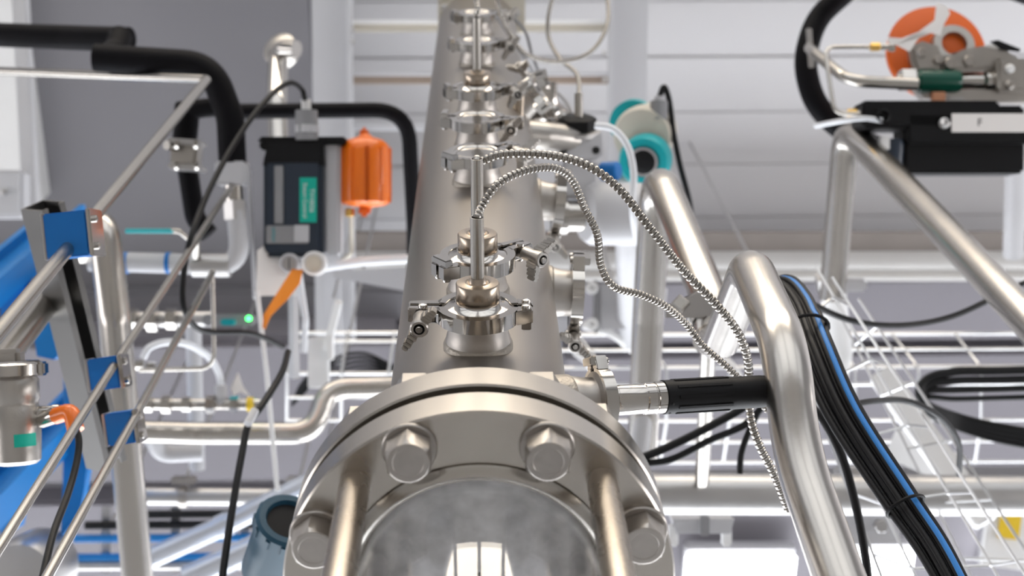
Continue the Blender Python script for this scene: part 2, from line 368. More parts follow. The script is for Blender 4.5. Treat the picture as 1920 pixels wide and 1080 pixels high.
# ---- tri-clamp prototype: z outwards, ears along +x, wing nut towards +y
def make_clamp(label, mw, s=1.0):
    t = thing('pipe_clamp', label, 'clamp', mw, 'hinged clamps on the ports')
    RO, RI, H = .0365 * s, .0285 * s, .0135
    for k, sg_ in ((0, 1), (1, -1)):
        m = MB()
        poly = arcp(RO, 6, 174, 26) + arcp(RI, 174, 6, 26)
        poly = [(x, y * sg_) for x, y in poly]
        m.prism(poly, H, M4.Translation((0, 0, -H / 2)), .0012)
        ear = [(RO - .003, .0018), (RO + .0235, .0018), (RO + .0245, .0035), (RO + .0245, .0095), (RO + .001, .0095), (RO - .006, .0165)]
        ear = [(x, y * sg_) for x, y in ear]
        m.prism(ear, H, M4.Translation((0, 0, -H / 2)), .001)
        hg = [(-RO + .002, .002), (-RO - .012, .002), (-RO - .012, .010), (-RO + .003, .0155)]
        m.prism([(x, y * sg_) for x, y in hg], H, M4.Translation((0, 0, -H / 2)), .001)
        h = fin('clamp_half', m, POLISH, t)
        fin('hinge_pin', MB().lathe([(.0038, -.0085), (.0042, -.008), (.0042, .0082), (.0036, .0096), (.001, .0102)], M4.Translation((-RO - .006, .0062 * sg_, 0)), 14), POLISH, h)
        if k == 0: fin('hinge_pin', MB().lathe([(.0038, -.0085), (.0042, -.008), (.0042, .0082), (.0036, .0096), (.001, .0102)], M4.Translation((RO + .0115, .0058, 0)), 14), POLISH, h)
    fin('hinge_link', MB().prism([(-RO - .0105, -.011), (-RO - .002, -.011), (-RO - .002, .011), (-RO - .0105, .011)], .0125 - .004, M4.Translation((0, 0, -.013)), .001), POLISH, t)
    bx = RO + .0125
    fin('swing_bolt', MB().lathe([(.0033, -.008), (.0033, .041), (.0027, .042)], fr((bx, 0, 0), (0, 1, 0)), 14), POLISH, t)
    wn = MB(); F = fr((bx, .0125, 0), (0, 1, 0), (.6, 0, -.8))
    wn.lathe([(.0065, 0), (.0072, .002), (.0062, .010), (.0078, .020), (.0082, .026), (.0070, .0275), (.0050, .0275), (.0048, .022), (.0035, .022)], F, 20)
    for q in (1, -1):
        for j in range(5):
            x0 = .006 + j * .0033; x1 = x0 + .0033
            wn.box(F @ M4.Translation((q * (x0 + x1) / 2, 0, .0185 + j * .0019)), .0036, .0080 - j * .0006 + .0014 * (j % 2), .0150 - j * .0010, .0008)
    w = fin('wing_nut', wn, CAST, t)
    fin('socket', MB().lathe([(.0046, .0222), (.0046, .0262), (.0046, .0262), (.003, .0224)], F, 18), DARK, w)
    return t
PORTS = []   # ports on the near side: height, kind
AXN = V((0, -1, 0))
def nozzle(base, axis, L, s=1.0):
    F = fr(base, axis)
    prof = [(.0294 * s, -.016), (.0293 * s, .003), (.0280 * s, .008), (.0270 * s, .012), (.0266 * s, .016), (.0262 * s, L - .003), (.0320 * s, L - .001), (.0320 * s, L + .0045), (.024 * s, L + .0045)]
    n_ = fin('nozzle', MB().lathe(prof, F, 64), SATIN, col, True)
    fin('weld_bead', MB().lathe([(.0285 * s, -.016), (.0310 * s, -.014), (.0310 * s, .000), (.0302 * s, .0022), (.0289 * s, .0034)], F, 64), WELD, n_, True)
    return n_
def port(z, L=.026):
    base = V((CX, CY - CR + .001, z)); nozzle(base, AXN, L); return base + AXN * (L + .004)
def blank(c, axis, label, s=1.0):
    o = solo('blank_cap', label, 'cap', MB().lathe([(.0320 * s, .0005), (.0320 * s, .005), (.0275 * s, .0065), (.0262 * s, .0060), (.0245 * s, .0040), (.004, .0036)], fr(c, axis), 64), POLISH, c, 'blank caps on the ports')
    return o
def probe(c, label, stem=.058):
    F = fr(c, AXN, (1, 0, 0)); t = thing('temperature_probe', label, 'probe', F, 'temperature probes on the ports')
    fin('ferrule', MB().lathe([(.0320, .0005), (.0320, .0045), (.0275, .0062), (.0215, .0085), (.0200, .0105), (.002, .0105)], M4(), 64), POLISH, t)
    fin('boss', MB().lathe([(.0182, .009), (.0192, .0105), (.0192, .0265), (.0183, .0278), (.0125, .0280), (.0112, .0283), (.010, .0272), (.0085, .0272), (.0078, .0300), (.0065, .0325)], M4(), 56), BOSS, t)
    fin('stem', MB().lathe([(.0060, .030), (.0060, .030 + stem), (.0048, .030 + stem), (.0046, .026 + stem), (.001, .026 + stem)], M4(), 32), STEEL, t)
    return t, c + AXN * (.026 + stem)
def clampfr(c, axis, deg, flip=False, xref=(1, 0, 0)):
    F = fr(c, axis, xref) @ M4.Rotation(math.radians(deg), 4, 'Z')
    return F @ M4.Rotation(math.pi, 4, 'X') if flip else F
zs = [2.132, 2.262, 2.622, 2.785, 2.955, 3.28, 3.53]
c1 = port(zs[0]); pr, stem1 = probe(c1, 'temperature probe with bronze boss on the lowest port, nearest the flange')
proto = make_clamp('hinged clamp on the lowest port, wing nut at its left', clampfr(c1, AXN, 178))
c2 = port(zs[1]); pr2, stem2 = probe(c2, 'temperature probe on the second lowest port, half hidden behind the first', .072)
dup(proto, clampfr(c2, AXN, 38, True), 'hinged clamp on the second port, wing nut reaching right')
names = ['third', 'fourth', 'fifth', 'sixth', 'seventh']
info = [(40, True, 'blank'), (-8, True, 'blank'), (15, True, 'probe'), (10, True, 'blank'), (20, True, 'blank')]
stems = {}
for z, n, (ang, flip, kind) in zip(zs[2:], names, info):
    c = port(z)
    if kind == 'blank': blank(c, AXN, 'round blank cap closing the %s port from the bottom of the column' % n)
    else: p_, stems[n] = probe(c, 'temperature probe on the %s port, thin conduit rising from it' % n, .075)
    dup(proto, clampfr(c, AXN, ang, flip), 'hinged clamp around the %s port from the bottom of the column' % n)
# side ports on the right
def sideport(z, axis, L, label, capl, deg, flip=False, s=1.0):
    axis = V(axis).normalized(); base = V((CX, CY, z)) + axis * (CR - .003)
    nozzle(base, axis, L, s); c = base + axis * (L + .004)
    blank(c, axis, capl, s)
    F = fr(c, axis, (0, 0, 1)) @ M4.Rotation(math.radians(deg), 4, 'Z')
    if flip: F = F @ M4.Rotation(math.pi, 4, 'X')
    if s != 1: F = F @ M4.Scale(s, 4)
    return dup(proto, F, label)
sideport(2.47, (1, .05, 0), .026, 'hinged clamp on the side port right of the column, wing nut hanging', 'blank cap on the lowest side port facing right', -90, True)
sideport(2.82, (1, .1, 0), .026, 'hinged clamp on the middle side port, half behind the armoured conduit', 'blank cap on the middle side port of the column', -80, True)
sideport(3.28, (1, -.25, 0), .030, 'hinged clamp on the upper side port near the ladder rung', 'blank cap on the upper side port of the column', -60, True)
sideport(3.12, (.8, -.6, 0), .03, 'hinged clamp turned towards the viewer on the upper right of the column', 'blank cap on the angled upper port of the column', 20, False, .9)
# probe with black handle, behind the flange
pc = D(1126, 752, 1.165); axp = (D(1440, 733, 1.215) - pc).normalized()
base = pc - axp * .030
t = thing('ph_probe', 'probe with ribbed black grip clamped to the column above the flange', 'probe', fr(pc, axp, (0, 0, 1)))
F0 = M4()
fin('ferrule', MB().lathe([(.0250, .001), (.0250, .005), (.0215, .0075), (.0120, .010), (.0118, .0205)], M4(), 40), POLISH, t)
fin('sleeve', MB().lathe([(.0120, .012), (.0130, .014), (.0130, .0385), (.0138, .0395), (.0138, .0470), (.0130, .0478), (.0130, .0485), (.0138, .0492), (.0138, .0560), (.0125, .0570)], M4(), 48), POLISH, t)
g = fin('grip', MB().lathe([(.0130, .0560), (.0146, .0570), (.0146, .120), (.0142, .122), (.0142, .150), (.0134, .156)], M4(), 48), BLACKP, t)
rb = MB()
for k in range(10):
    a = k * 2 * math.pi / 10 + .2
    rb.box(M4.Rotation(a, 4, 'Z') @ M4.Translation((.0146, 0, .092)), .0016, .0035, .052, .0007)
fin('grip_rib', rb, BLACKP, g)
for a in (3.1, 3.9, 4.7):
    F = M4.Rotation(a, 4, 'Z') @ M4.Translation((.0143, 0, .0605)) @ M4.Rotation(math.pi / 2, 4, 'Y')
    fin('set_screw', MB().lathe([(.0012, 0), (.0012, .0006), (.0008, .0007)], F, 10), DARK, g)
nozzle(base, axp, .0255, .78)
fin('branch', MB().tube([V((CX + .03, CY, pc.z)), base + axp * .002], .0215, 24), SATIN, col, True)
dup(proto, fr(pc, axp, UPI) @ M4.Rotation(math.radians(172), 4, 'Z') @ M4.Scale(.78, 4), 'hinged clamp holding the black handled probe, just above the flange')

# ---- armoured conduits
def armoured(label, pts, r, pitch=.0052, m=ARMOUR, cat='conduit', group='armoured conduits', depth=.26):
    p = resample(spline(pts, 14), pitch / 5)
    pat = (1, 1.03, 1, .93, 1 - depth)
    return solo('armoured_conduit', label, cat, MB().tube(p, r, 12, rf=lambda i: r * pat[i % 5]), m, p[len(p) // 2], group, sharp=28)
armoured('thick armoured conduit arching highest from the second probe to the bent pipe',
  [stem2 + V((0, .01, 0)), stem2 + V((0, -.003, .0)), D(901, 303, 1.32), D(945, 289, 1.31), D(1030, 291, 1.30), D(1100, 310, 1.29), D(1160, 353, 1.29), D(1220, 428, 1.29), D(1280, 505, 1.30), D(1340, 568, 1.31), D(1383, 622, 1.32), D(1402, 675, 1.33), D(1404, 730, 1.345), D(1408, 785, 1.345), D(1424, 835, 1.345), D(1452, 890, 1.35), D(1480, 960, 1.36)], .0043)
armoured('armoured conduit from the lowest probe, lower arch dipping beside the clamp',
  [stem1 + V((0, .01, 0)), stem1 + V((0, -.003, 0)), D(906, 383, 1.2), D(935, 344, 1.2), D(985, 320, 1.21), D(1037, 315, 1.23), D(1072, 337, 1.25), D(1096, 390, 1.27), D(1120, 440, 1.28), D(1126, 495, 1.3), D(1150, 537, 1.31), D(1203, 553, 1.33), D(1252, 577, 1.35), D(1290, 612, 1.37), D(1318, 648, 1.375), D(1365, 690, 1.38), D(1405, 730, 1.385), D(1440, 770, 1.39)], .0037, .0044)
armoured('thin conduit looping round in front of the ladder rungs at the top',
  [stems['fifth'] + V((0, .012, 0)), stems['fifth'] + V((0, -.01, 0)), D(895, 10, 1.95), D(880, -60, 2.0), D(920, -30, 2.2), D(945, 40, 2.3), D(985, 100, 2.35), D(1050, 116, 2.4), D(1110, 95, 2.45), D(1140, 40, 2.5), D(1130, -25, 2.55), D(1085, -50, 2.6), D(1040, -10, 2.6), D(1027, 60, 2.6), D(1050, 110, 2.55), D(1082, 140, 2.5), D(1086, 185, 2.45)], .0040, .006)
solo('sensor_cable', 'thin grey cable drooping from the upper clamps to the sensor head', 'cable', MB().tube(spline([D(960, 30, 2.6), D(985, 60, 2.6), D(1000, 110, 2.6), D(1020, 150, 2.6), D(1060, 190, 2.55), D(1080, 230, 2.5)]), .003, 8), GREYP, D(1010, 120, 2.6))
solo('sensor_cable', 'second thin grey cable crossing the lower ladder rung', 'cable', MB().tube(spline([D(930, 30, 2.4), D(975, 95, 2.45), D(1015, 160, 2.5), D(1045, 200, 2.5), D(1062, 225, 2.5)]), .003, 8), GREYP, D(1015, 160, 2.5))
solo('sensor_hose', 'pale hose curving down from the white sensor head', 'hose', MB().tube(spline([D(1115, 235, 2.2), D(1150, 242, 2.2), D(1177, 275, 2.2), D(1188, 325, 2.2), D(1186, 390, 2.2), D(1195, 450, 2.25), D(1215, 500, 2.3)]), .0055, 10), HOSE, D(1188, 325, 2.2))
# white sensor head with hexagonal black sensor
t = thing('level_sensor', 'pale square sensor head with dark hexagon top, right of the column', 'sensor', camfr(D(1083, 290, 2.3)))
k = 2.3 / FPX
fin('plate', MB().prism([(-36 * k, 35 * k), (44 * k, 35 * k), (46 * k, -2 * k), (30 * k, -12 * k), (-30 * k, -12 * k), (-36 * k, 0)], .02, M4(), .003), LGREY, t)
fin('body', MB().box(M4.Translation((2 * k, -45 * k, -.02)), 62 * k, 75 * k, .06, .006), LGREY, t)
fin('rim', MB().lathe([(45 * k, 0), (45 * k, 8 * k), (40 * k, 9 * k)], M4.Translation((0, 40 * k, -.01)) @ M4.Rotation(-math.pi / 2 + .35, 4, 'X'), 40), GALV, t)
fin('cap', MB().lathe([(36 * k, 8 * k), (36 * k, 30 * k), (30 * k, 34 * k), (10 * k, 34 * k)], M4.Translation((0, 40 * k, -.01)) @ M4.Rotation(-math.pi / 2 + .35, 4, 'X'), 6), BLACKP, t)
fin('stem', MB().tube([V((2 * k, 70 * k, 0)), V((2 * k, 115 * k, .0))], 8 * k, 14), STEEL, t)
for x in (-27, 33): fin('screw', MB().lathe([(7 * k, .019), (7 * k, .022), (3 * k, .0225), (3 * k, .021)], M4.Translation((x * k, 6 * k, 0)), 14), DARK, t)
# bright fittings between column and sensor head
def elbow_fit(name, label, cat, pts, w, d, m, fil=.03, seg=20):
    P = [D(x, y, d + dd) for x, y, dd in pts]; return solo(name, label, cat, MB().tube(fillet(P, fil), W(w, d) / 2, seg), m, P[len(P) // 2])
elbow_fit('outlet_pipe', 'polished outlet pipe leaving the upper column towards the sensor head', 'pipe', [(965, 250, 0), (1020, 255, .02), (1075, 262, .05)], 56, 2.25, CAST)
elbow_fit('outlet_elbow', 'polished elbow beside the angled upper clamp', 'pipe', [(1030, 155, .1), (1030, 195, .1), (1070, 225, .15)], 32, 2.4, POLISH, .03)
elbow_fit('vent_stub', 'short cream stub standing on the right edge of the upper column', 'pipe', [(972, 225, 0), (974, 180, 0)], 20, 2.1, BOSS)
for i, (x, y, d_, r_) in enumerate(((1005, 165, 2.35, 20), (1042, 235, 2.35, 24), (1022, 215, 2.3, 16))):
    F = fr(D(x, y, d_), (.3 + .2 * i, -.5, -.8)); R_ = W(r_, d_)
    t = thing('pipe_union', ['small polished union against the upper right column edge', 'polished union under the sensor head', 'polished union above the outlet pipe'][i], 'fitting', F)
    fin('body', MB().lathe([(R_ * .7, -.03), (R_ * .7, -.01), (R_, -.008), (R_, .008), (R_ * .7, .01), (R_ * .7, .03), (R_ * .5, .032)], M4(), 28), POLISH, t)
    fin('nut', MB().lathe([(R_ * .95, .012), (R_ * 1.05, .014), (R_ * 1.05, .024), (R_ * .9, .026)], M4(), 6), POLISH, t)
# pneumatic valve behind the middle side port
t = thing('angle_valve', 'white and steel valve body behind the middle side port', 'valve', camfr(D(1110, 400, 2.3)))
fin('body', MB().lathe([(58 * k, -.09), (60 * k, -.085), (60 * k, 0), (52 * k, .012), (30 * k, .016)], M4.Rotation(math.radians(-70), 4, 'Y'), 36), LGREY, t)
fin('neck', MB().lathe([(30 * k, -.1), (30 * k, 0), (36 * k, 0), (36 * k, .02)], M4.Translation((-50 * k, -5 * k, 0)) @ M4.Rotation(math.radians(-80), 4, 'Y'), 28), POLISH, t)
fin('bracket', MB().prism([(20 * k, 30 * k), (62 * k, 20 * k), (40 * k, -60 * k), (15 * k, -50 * k)], .03, M4.Translation((0, 0, -.03)), .003), GALV, t)
fin('blue_ring', MB().lathe([(15 * k, 0), (18 * k, .003), (18 * k, .03), (15 * k, .033)], M4.Translation((20 * k, 82 * k, -.04)) @ M4.Rotation(math.radians(60), 4, 'Y'), 28), BLUE, t)
# ---- teal transmitter
pipe('process_pipe', 'short grey pipe carrying the teal transmitter, behind the sloping pipe', [(1170, 330, 2.63), (1175, 470, 2.75), (1180, 640, 2.95)], .045, LGREY)
k = 2.6 / FPX
t = thing('flow_transmitter', 'grey round transmitter with teal covers and black display', 'transmitter', camfr(D(1205, 265, 2.6)))
ax_ = M4.Rotation(math.radians(14), 4, 'X') @ M4.Rotation(math.radians(-14), 4, 'Y')
fin('housing', MB().lathe([(44 * k, -.11), (54 * k, -.10), (57 * k, -.02), (52 * k, .0)], M4.Translation((-2 * k, 8 * k, 0)) @ ax_, 48), CREAM, t)
cv = fin('cover', MB().lathe([(48 * k, 0), (48 * k, .03), (43 * k, .042), (30 * k, .043), (28 * k, .036), (5 * k, .035)], M4.Translation((8 * k, -32 * k, .0)) @ ax_, 48), TEAL, t)
fin('display', MB().lathe([(25 * k, .036), (25 * k, .045), (20 * k, .049), (4 * k, .050)], M4.Translation((8 * k, -32 * k, .0)) @ ax_, 40), BLACKP, cv)
fin('display_glare_shield', MB().lathe([(26 * k, .040), (27 * k, .047), (25 * k, .047)], M4.Translation((8 * k, -32 * k, .0)) @ ax_, 40), GALV, cv)
fin('rear_cover', MB().lathe([(40 * k, -.03), (45 * k, -.028), (45 * k, 0)], M4.Translation((-14 * k, 40 * k, -.06)) @ ax_, 48), TEAL, t)
fin('gland', MB().tube([V((30 * k, 40 * k, .0)), V((31 * k, 75 * k, 0))], 17 * k, 20), GREYP, t)
fin('gland_nut', MB().tube([V((31 * k, 75 * k, 0)), V((31 * k, 84 * k, 0))], 10 * k, 10), LGREY, t)
fin('pipe_socket', MB().box(M4.Translation((-35 * k, -60 * k, -.05)), 70 * k, 50 * k, .05, .006), GALV, t)
solo('transmitter_cable', 'black cable curving from the teal transmitter behind the pipe elbow', 'cable', MB().tube(spline([D(1236, 185, 2.6), D(1245, 163, 2.6), D(1255, 190, 2.6), D(1263, 250, 2.6), D(1275, 310, 2.6), D(1292, 375, 2.6), D(1300, 430, 2.65)]), W(5.5, 2.6), 10), BLACK, D(1263, 250, 2.6))
# ================================================================ right-hand pipes
pipe('steel_pipe', 'bent foreground steel pipe with a hump, running down past the black probe', [(1336, 640, 1.74), (1352, 640, 1.60), (1408, 500, 1.37), (1474, 655, 1.215), (1492, 850, 1.18), (1590, 1130, 1.09)], .0420, bend=[.05, .06, .2, .3], seg=40)
pipe('steel_pipe', 'sloping steel pipe with upper elbow, ending at the pipe clamp', [(1203, 860, 2.3), (1215, 600, 2.22), (1232, 318, 2.12), (1334, 570, 1.82), (1336, 638, 1.745)], .0500, bend=.06, seg=32)
t = thing('pipe_support', 'pipe clamp with square screw left of the foreground hump', 'pipe clamp', D(1330, 590, 1.78))
fin('ring', MB().lathe([(.0255, -.009), (.031, -.009), (.031, .009), (.0255, .009)], fr(D(1334, 596, 1.785), D(1336, 638, 1.745) - D(1334, 570, 1.82)), 40, cap=False), WHITE, t, True)
fin('ferrule', MB().lathe([(.0252, .011), (.0285, .013), (.0285, .018), (.0252, .021)], fr(D(1334, 596, 1.785), D(1336, 638, 1.745) - D(1334, 570, 1.82)), 40, cap=False), STEEL, t, True)
fin('bracket', MB().prism([(-.030, -.012), (.03, -.012), (.03, .004), (.012, .022), (-.005, .012), (-.030, .004)], .022, camfr(D(1290, 578, 1.77)), .002), GALV, t, True)
fin('screw', MB().lathe([(.0115, 0), (.0115, .009), (.009, .011)], fr(D(1277, 572, 1.74), (-.2, -.7, -.7)), 4), STEEL, t, True)
pipe('steel_pipe', 'long steel pipe slanting from the black positioner to the right edge', [(1560, 560, 2.72), (1587, 238, 2.62), (2189, 879, 1.62)], .0505, bend=.045, seg=32)
t = thing('pipe_fitting', 'pale union block under the slanting pipe elbow', 'fitting', D(1572, 580, 2.75))
fin('body', MB().tube([D(1560, 530, 2.73), D(1575, 660, 2.78), D(1560, 740, 2.8)], W(24, 2.75), 20), WHITE, t, True)
fin('block', MB().box(camfr(D(1590, 535, 2.72)), W(62, 2.7), W(26, 2.7), .05, .006), LGREY, t, True)
fin('nut', MB().tube([D(1556, 515, 2.72), D(1560, 548, 2.74)], W(30, 2.7), 6), GALV, t, True)
pipe('level_pipe', 'thick level pipe across the lower right behind the cables', [(1120, 925, 2.2), (2700, 934, 2.3)], .066, GALV, seg=32)
pipe('post', 'slim steel post welded onto the thick level pipe', [(1329, 630, 2.0), (1316, 905, 2.18)], .0225, seg=18)
pipe('steel_tube', 'bright tube running beside the column foot at lower right of the ladder', [(1190, 925, 2.24), (1235, 540, 2.3)], .03, LGREY)
# cable bundle
bpts = [(1395, 560, 1.72), (1450, 527, 1.66), (1490, 560, 1.6), (1525, 645, 1.52), (1580, 770, 1.45), (1680, 925, 1.38), (1745, 1020, 1.34), (1800, 1120, 1.3)]
cen = spline([D(*p) for p in bpts], 10)
offs = [(-30, 6), (-20, -4), (-10, 8), (0, -6), (9, 6), (19, -4), (28, 4), (-4, 14), (14, 14), (4, 3)]
ORD = ['first', 'second', 'third', 'fourth', 'fifth', 'sixth', 'seventh', 'eighth', 'ninth']
rank = {q: n for n, q in enumerate(sorted([q for q in range(10) if q != 5], key=lambda q: offs[q][0]))}
for i, (ox, oy) in enumerate(offs):
    blue = i == 5
    p = []
    for j, c in enumerate(cen):
        tt = j / (len(cen) - 1); sc = .72 + .25 * math.sin(3.1 * tt) + .12 * (1 if tt > .35 else 0); dpt = (c - CAM).dot(FWD)
        tw = .25 * math.sin(4 * tt + i)
        p.append(c + RIGHT * W(ox * sc, dpt) * .92 + DOWN * W(ox * -.32 * sc, dpt) - FWD * W(oy + 4 * tw, dpt) * (1.2 if not blue else 0) - (FWD * W(20, dpt) if blue else V((0, 0, 0))))
    solo('cable', 'blue cable on top of the black cable bundle' if blue else 'black cable in the strapped bundle, %s of nine from its left side' % ORD[rank[i]], 'cable', MB().tube(p, W(6.6 if not blue else 6, 1.45), 10), BLUEC if blue else BLACK, p[len(p) // 2], None if blue else 'black cables of the bundle')
for j, lab in ((27, 'black cable tie round the bundle at the bend'), (52, 'black cable tie round the bundle near the lower edge')):
    c = cen[j]; tdir = (cen[j + 1] - cen[j - 1]).normalized(); dpt = (c - CAM).dot(FWD)
    F = fr(c - FWD * W(8, dpt), tdir, RIGHT)
    n = 20; RX, RY = W(39, dpt), W(30, dpt)
    ring = [F @ V((RX * math.cos(a), RY * math.sin(a), 0)) for a in [2 * math.pi * q / n for q in range(n + 1)]]
    m = MB().tube(ring, W(3.4, dpt), 8); m.box(F @ M4.Translation((RX * .3, -RY, 0)), .006, .005, .006, .001)
    solo('cable_tie', lab, 'cable tie', m, BLACKP, c)
solo('cable', 'single black cable hanging between the foreground pipe and the bundle', 'cable', MB().tube(spline([D(1500, 740, 1.62), D(1545, 790, 1.6), D(1580, 860, 1.58), D(1605, 950, 1.56), D(1622, 1040, 1.55), D(1632, 1130, 1.54)]), W(8, 1.6), 10), BLACK, D(1580, 860, 1.58))
solo('cable', 'black cable sagging from the bundle top across to the slanting pipe', 'cable', MB().tube(spline([D(1470, 530, 1.9), D(1520, 568, 1.95), D(1600, 602, 2.0), D(1690, 610, 2.05), D(1780, 595, 2.1), D(1865, 558, 2.15), D(1960, 515, 2.2), D(2150, 455, 2.4), D(2450, 440, 2.7)]), W(6, 2), 10), BLACK, D(1690, 610, 2.05))
solo('cable', 'black cable looping off the wire tray at the right', 'cable', MB().tube(spline([D(1595, 760, 1.65), D(1640, 752, 1.7), D(1700, 752, 1.8), D(1760, 780, 1.85), D(1797, 830, 1.9), D(1798, 890, 1.95)]), W(6, 1.8), 10), BLACK, D(1760, 780, 1.85))
for i, (dy, lab) in enumerate(((0, 'upper of two black cables behind the probe grip'), (26, 'lower of two black cables behind the probe grip'))):
    solo('cable', lab, 'cable', MB().tube(spline([D(1200, 860 + dy * .4, 1.9), D(1260, 835 + dy, 1.9), D(1330, 800 + dy, 1.9), D(1400, 760 + dy * 1.3, 1.9), D(1450, 710 + dy, 1.9)]), W(8 - i, 1.9), 10), BLACK, D(1300, 815 + dy, 1.9))
solo('cable', 'short black cable end below the conduit by the pipe', 'cable', MB().tube(spline([D(1424, 768, 1.9), D(1404, 810, 1.9), D(1390, 850, 1.9), D(1387, 888, 1.9)]), W(6, 1.9), 10), BLACK, D(1400, 820, 1.9))
for i in range(4):
    y0 = 695 + i * 17; 
    solo('cable', ['topmost', 'second', 'third', 'lowest'][i] + ' black cable coiled in the wire tray at the right edge', 'cable', MB().tube(spline([D(2500, y0 - 10, 2.55), D(2100, y0 - 6, 2.5), D(1880, y0, 2.5), D(1790, y0 + 2, 2.5), D(1735, y0 + 18 - i * 6, 2.5), D(1728 + i * 5, y0 + 55 - i * 8, 2.5), D(1790, y0 + 85 - i * 10, 2.55), D(1900, y0 + 110 - i * 8, 2.55), D(2060, y0 + 128 - i * 8, 2.55), D(2500, y0 + 140 - i * 8, 2.6)]), W(8.5 - i, 2.5), 10), BLACK, D(1790, y0, 2.5))
# wire cable tray climbing beside the bundle
def wiretray(label, longs, d0, d1, nx, drop, wr, loc):
    t = thing('wire_cable_tray', label, 'cable tray', loc)
    L = []
    for (x0, y0, x1, y1, f) in longs:
        a, b = D(x0, y0, d0 + f), D(x1, y1, d1 + f); L.append((a, b)); fin('long_wire', MB().tube([a, b], wr, 8), WIRE, t, True)
    for i in range(nx):
        s = (i + .5) / nx; P = [a.lerp(b, s) for a, b in L]
        fin('cross_wire', MB().tube(fillet(P, .008, 3), wr, 6), WIRE, t, True)
    return t
wiretray('zinc wire cable tray climbing diagonally under the black cable bundle', [(1455, 560, 1660, 1100, 0), (1470, 560, 1740, 1130, .13), (1530, 500, 1900, 1130, .13), (1560, 520, 1950, 1120, .0)], 1.95, 1.72, 5, 0, .0021, D(1650, 800, 1.8))
wiretray('second zinc wire tray edge right of the climbing tray', [(1610, 560, 1975, 1110, 0), (1580, 600, 1830, 1100, .08)], 2.25, 2.1, 5, 0, .0022, D(1750, 800, 2.2))
# level wire basket behind everything
t = basket_r = thing('wire_basket_tray', 'level wire basket cable tray crossing right of the column', 'cable tray', D(1500, 660, 2.95))
for y, dd, r in ((628, .1, .0035), (657, .04, .003), (690, 0, .0035), (722, .0, .004), (790, .06, .003), (830, .1, .003), (868, .12, .003)):
    fin('long_wire', MB().tube([D(1050, y, 2.95 + dd), D(2150, y - 4, 2.95 + dd)], r, 8), WIRE, t, True)
for x in range(1110, 1950, 118):
    fin('cross_wire', MB().tube(fillet([D(x - 26, 628, 3.05), D(x + 22, 690, 2.94), D(x + 22, 790, 3.0), D(x + 10, 868, 3.06)], .02, 3), .003, 8), WIRE, t, True)
t = basket_l = thing('wire_basket_tray', 'level wire basket cable tray left of the column', 'cable tray', D(640, 680, 2.95))
for y, dd, r, x0 in ((624, .05, .0035, 560), (640, .0, .003, 545), (700, 0, .0038, 535), (745, .04, .003, 535), (788, .08, .003, 535)):
    fin('long_wire', MB().tube([D(x0, y, 2.95 + dd), D(760, y, 2.95 + dd)], r, 8), WIRE, t, True)
for x in (538, 640, 728):
    fin('cross_wire', MB().tube([D(x + 12, 624, 3.0), D(x, 700, 2.94), D(x, 790, 3.0)], .0035, 8), WIRE, t, True)
for i in range(5):
    solo('cable', 'dark cable in the basket tray left of the column, %s from the top' % ORD[i], 'cable', MB().tube(spline([D(548 + 6 * i, 760 - 6 * i, 3.06), D(570 + 5 * i, 715 - i * 6, 3.05), D(630, 672 + i * 8, 3.04), D(680, 662 + i * 8, 3.04), D(725, 680 + 5 * i, 3.04), D(765, 700 + 2 * i, 3.04)]), W(3.2, 3), 8), BLACK, D(640, 680, 3.04), 'dark cables in the left basket tray')
# ================================================================ valve group, upper right
d = 2.55; k = d / FPX
def L(x, y, cx, cy): return ((x - cx) * k, (cy - y) * k)
# insulated hoop
solo('insulated_pipe', 'black foam insulated pipe curving round the orange disc at upper right', 'pipe', MB().tube(spline([D(2330, 150, 3.0), D(2150, 70, 2.9), D(2000, 12, 2.82), D(1900, -22, 2.8), D(1800, -70, 2.8), D(1660, -75, 2.8), D(1580, -10, 2.78), D(1535, 35, 2.78), D(1514, 90, 2.76), D(1513, 140, 2.75), D(1532, 195, 2.74), D(1575, 240, 2.74), D(1640, 275, 2.74)]), W(23, d), 24), FOAM, D(1514, 90, 2.76))
solo('hoop_strap', 'small steel strap plate on the black insulated hoop', 'strap', MB().box(camfr(D(1519, 90, 2.68), 4), W(12, d), W(78, d), .004, .0015).box(camfr(D(1519, 92, 2.67), 4), W(18, d), W(10, d), .006, .0015), GALV, D(1519, 90, 2.68))
pipe('valve_tube', 'steel tube bending from the insulated hoop to the orange valve', [(1518, 90, 2.66), (1528, 100, 2.62), (1592, 152, 2.5), (1720, 158, 2.5)], W(22, d), STEEL, .05, 20, 'tube')
pipe('capillary_tube', 'thin capillary bent between brass fittings left of the orange disc', [(1655, 88, 2.52), (1548, 88, 2.52), (1552, 130, 2.5), (1565, 212, 2.47), (1612, 214, 2.47)], W(8, d), STEEL, .02, 10, 'tube')
for x, y, m, lab, dr in ((1650, 88, BRASS, 'brass fitting on the edge of the orange disc', 1), (1607, 212, BRASS, 'brass fitting at the corner of the black positioner box', 1)):
    F = fr(D(x - 18, y, 2.5), RIGHT)
    t = thing('brass_fitting', lab, 'fitting', F)
    fin('nut', MB().lathe([(7 * k, 0), (8 * k, 2 * k), (8 * k, 16 * k), (6 * k, 18 * k)], M4(), 6), m, t)
    fin('stub', MB().lathe([(5 * k, 18 * k), (6 * k, 20 * k), (6 * k, 34 * k), (9 * k, 35 * k), (9 * k, 44 * k)], M4(), 14), STEEL, t)
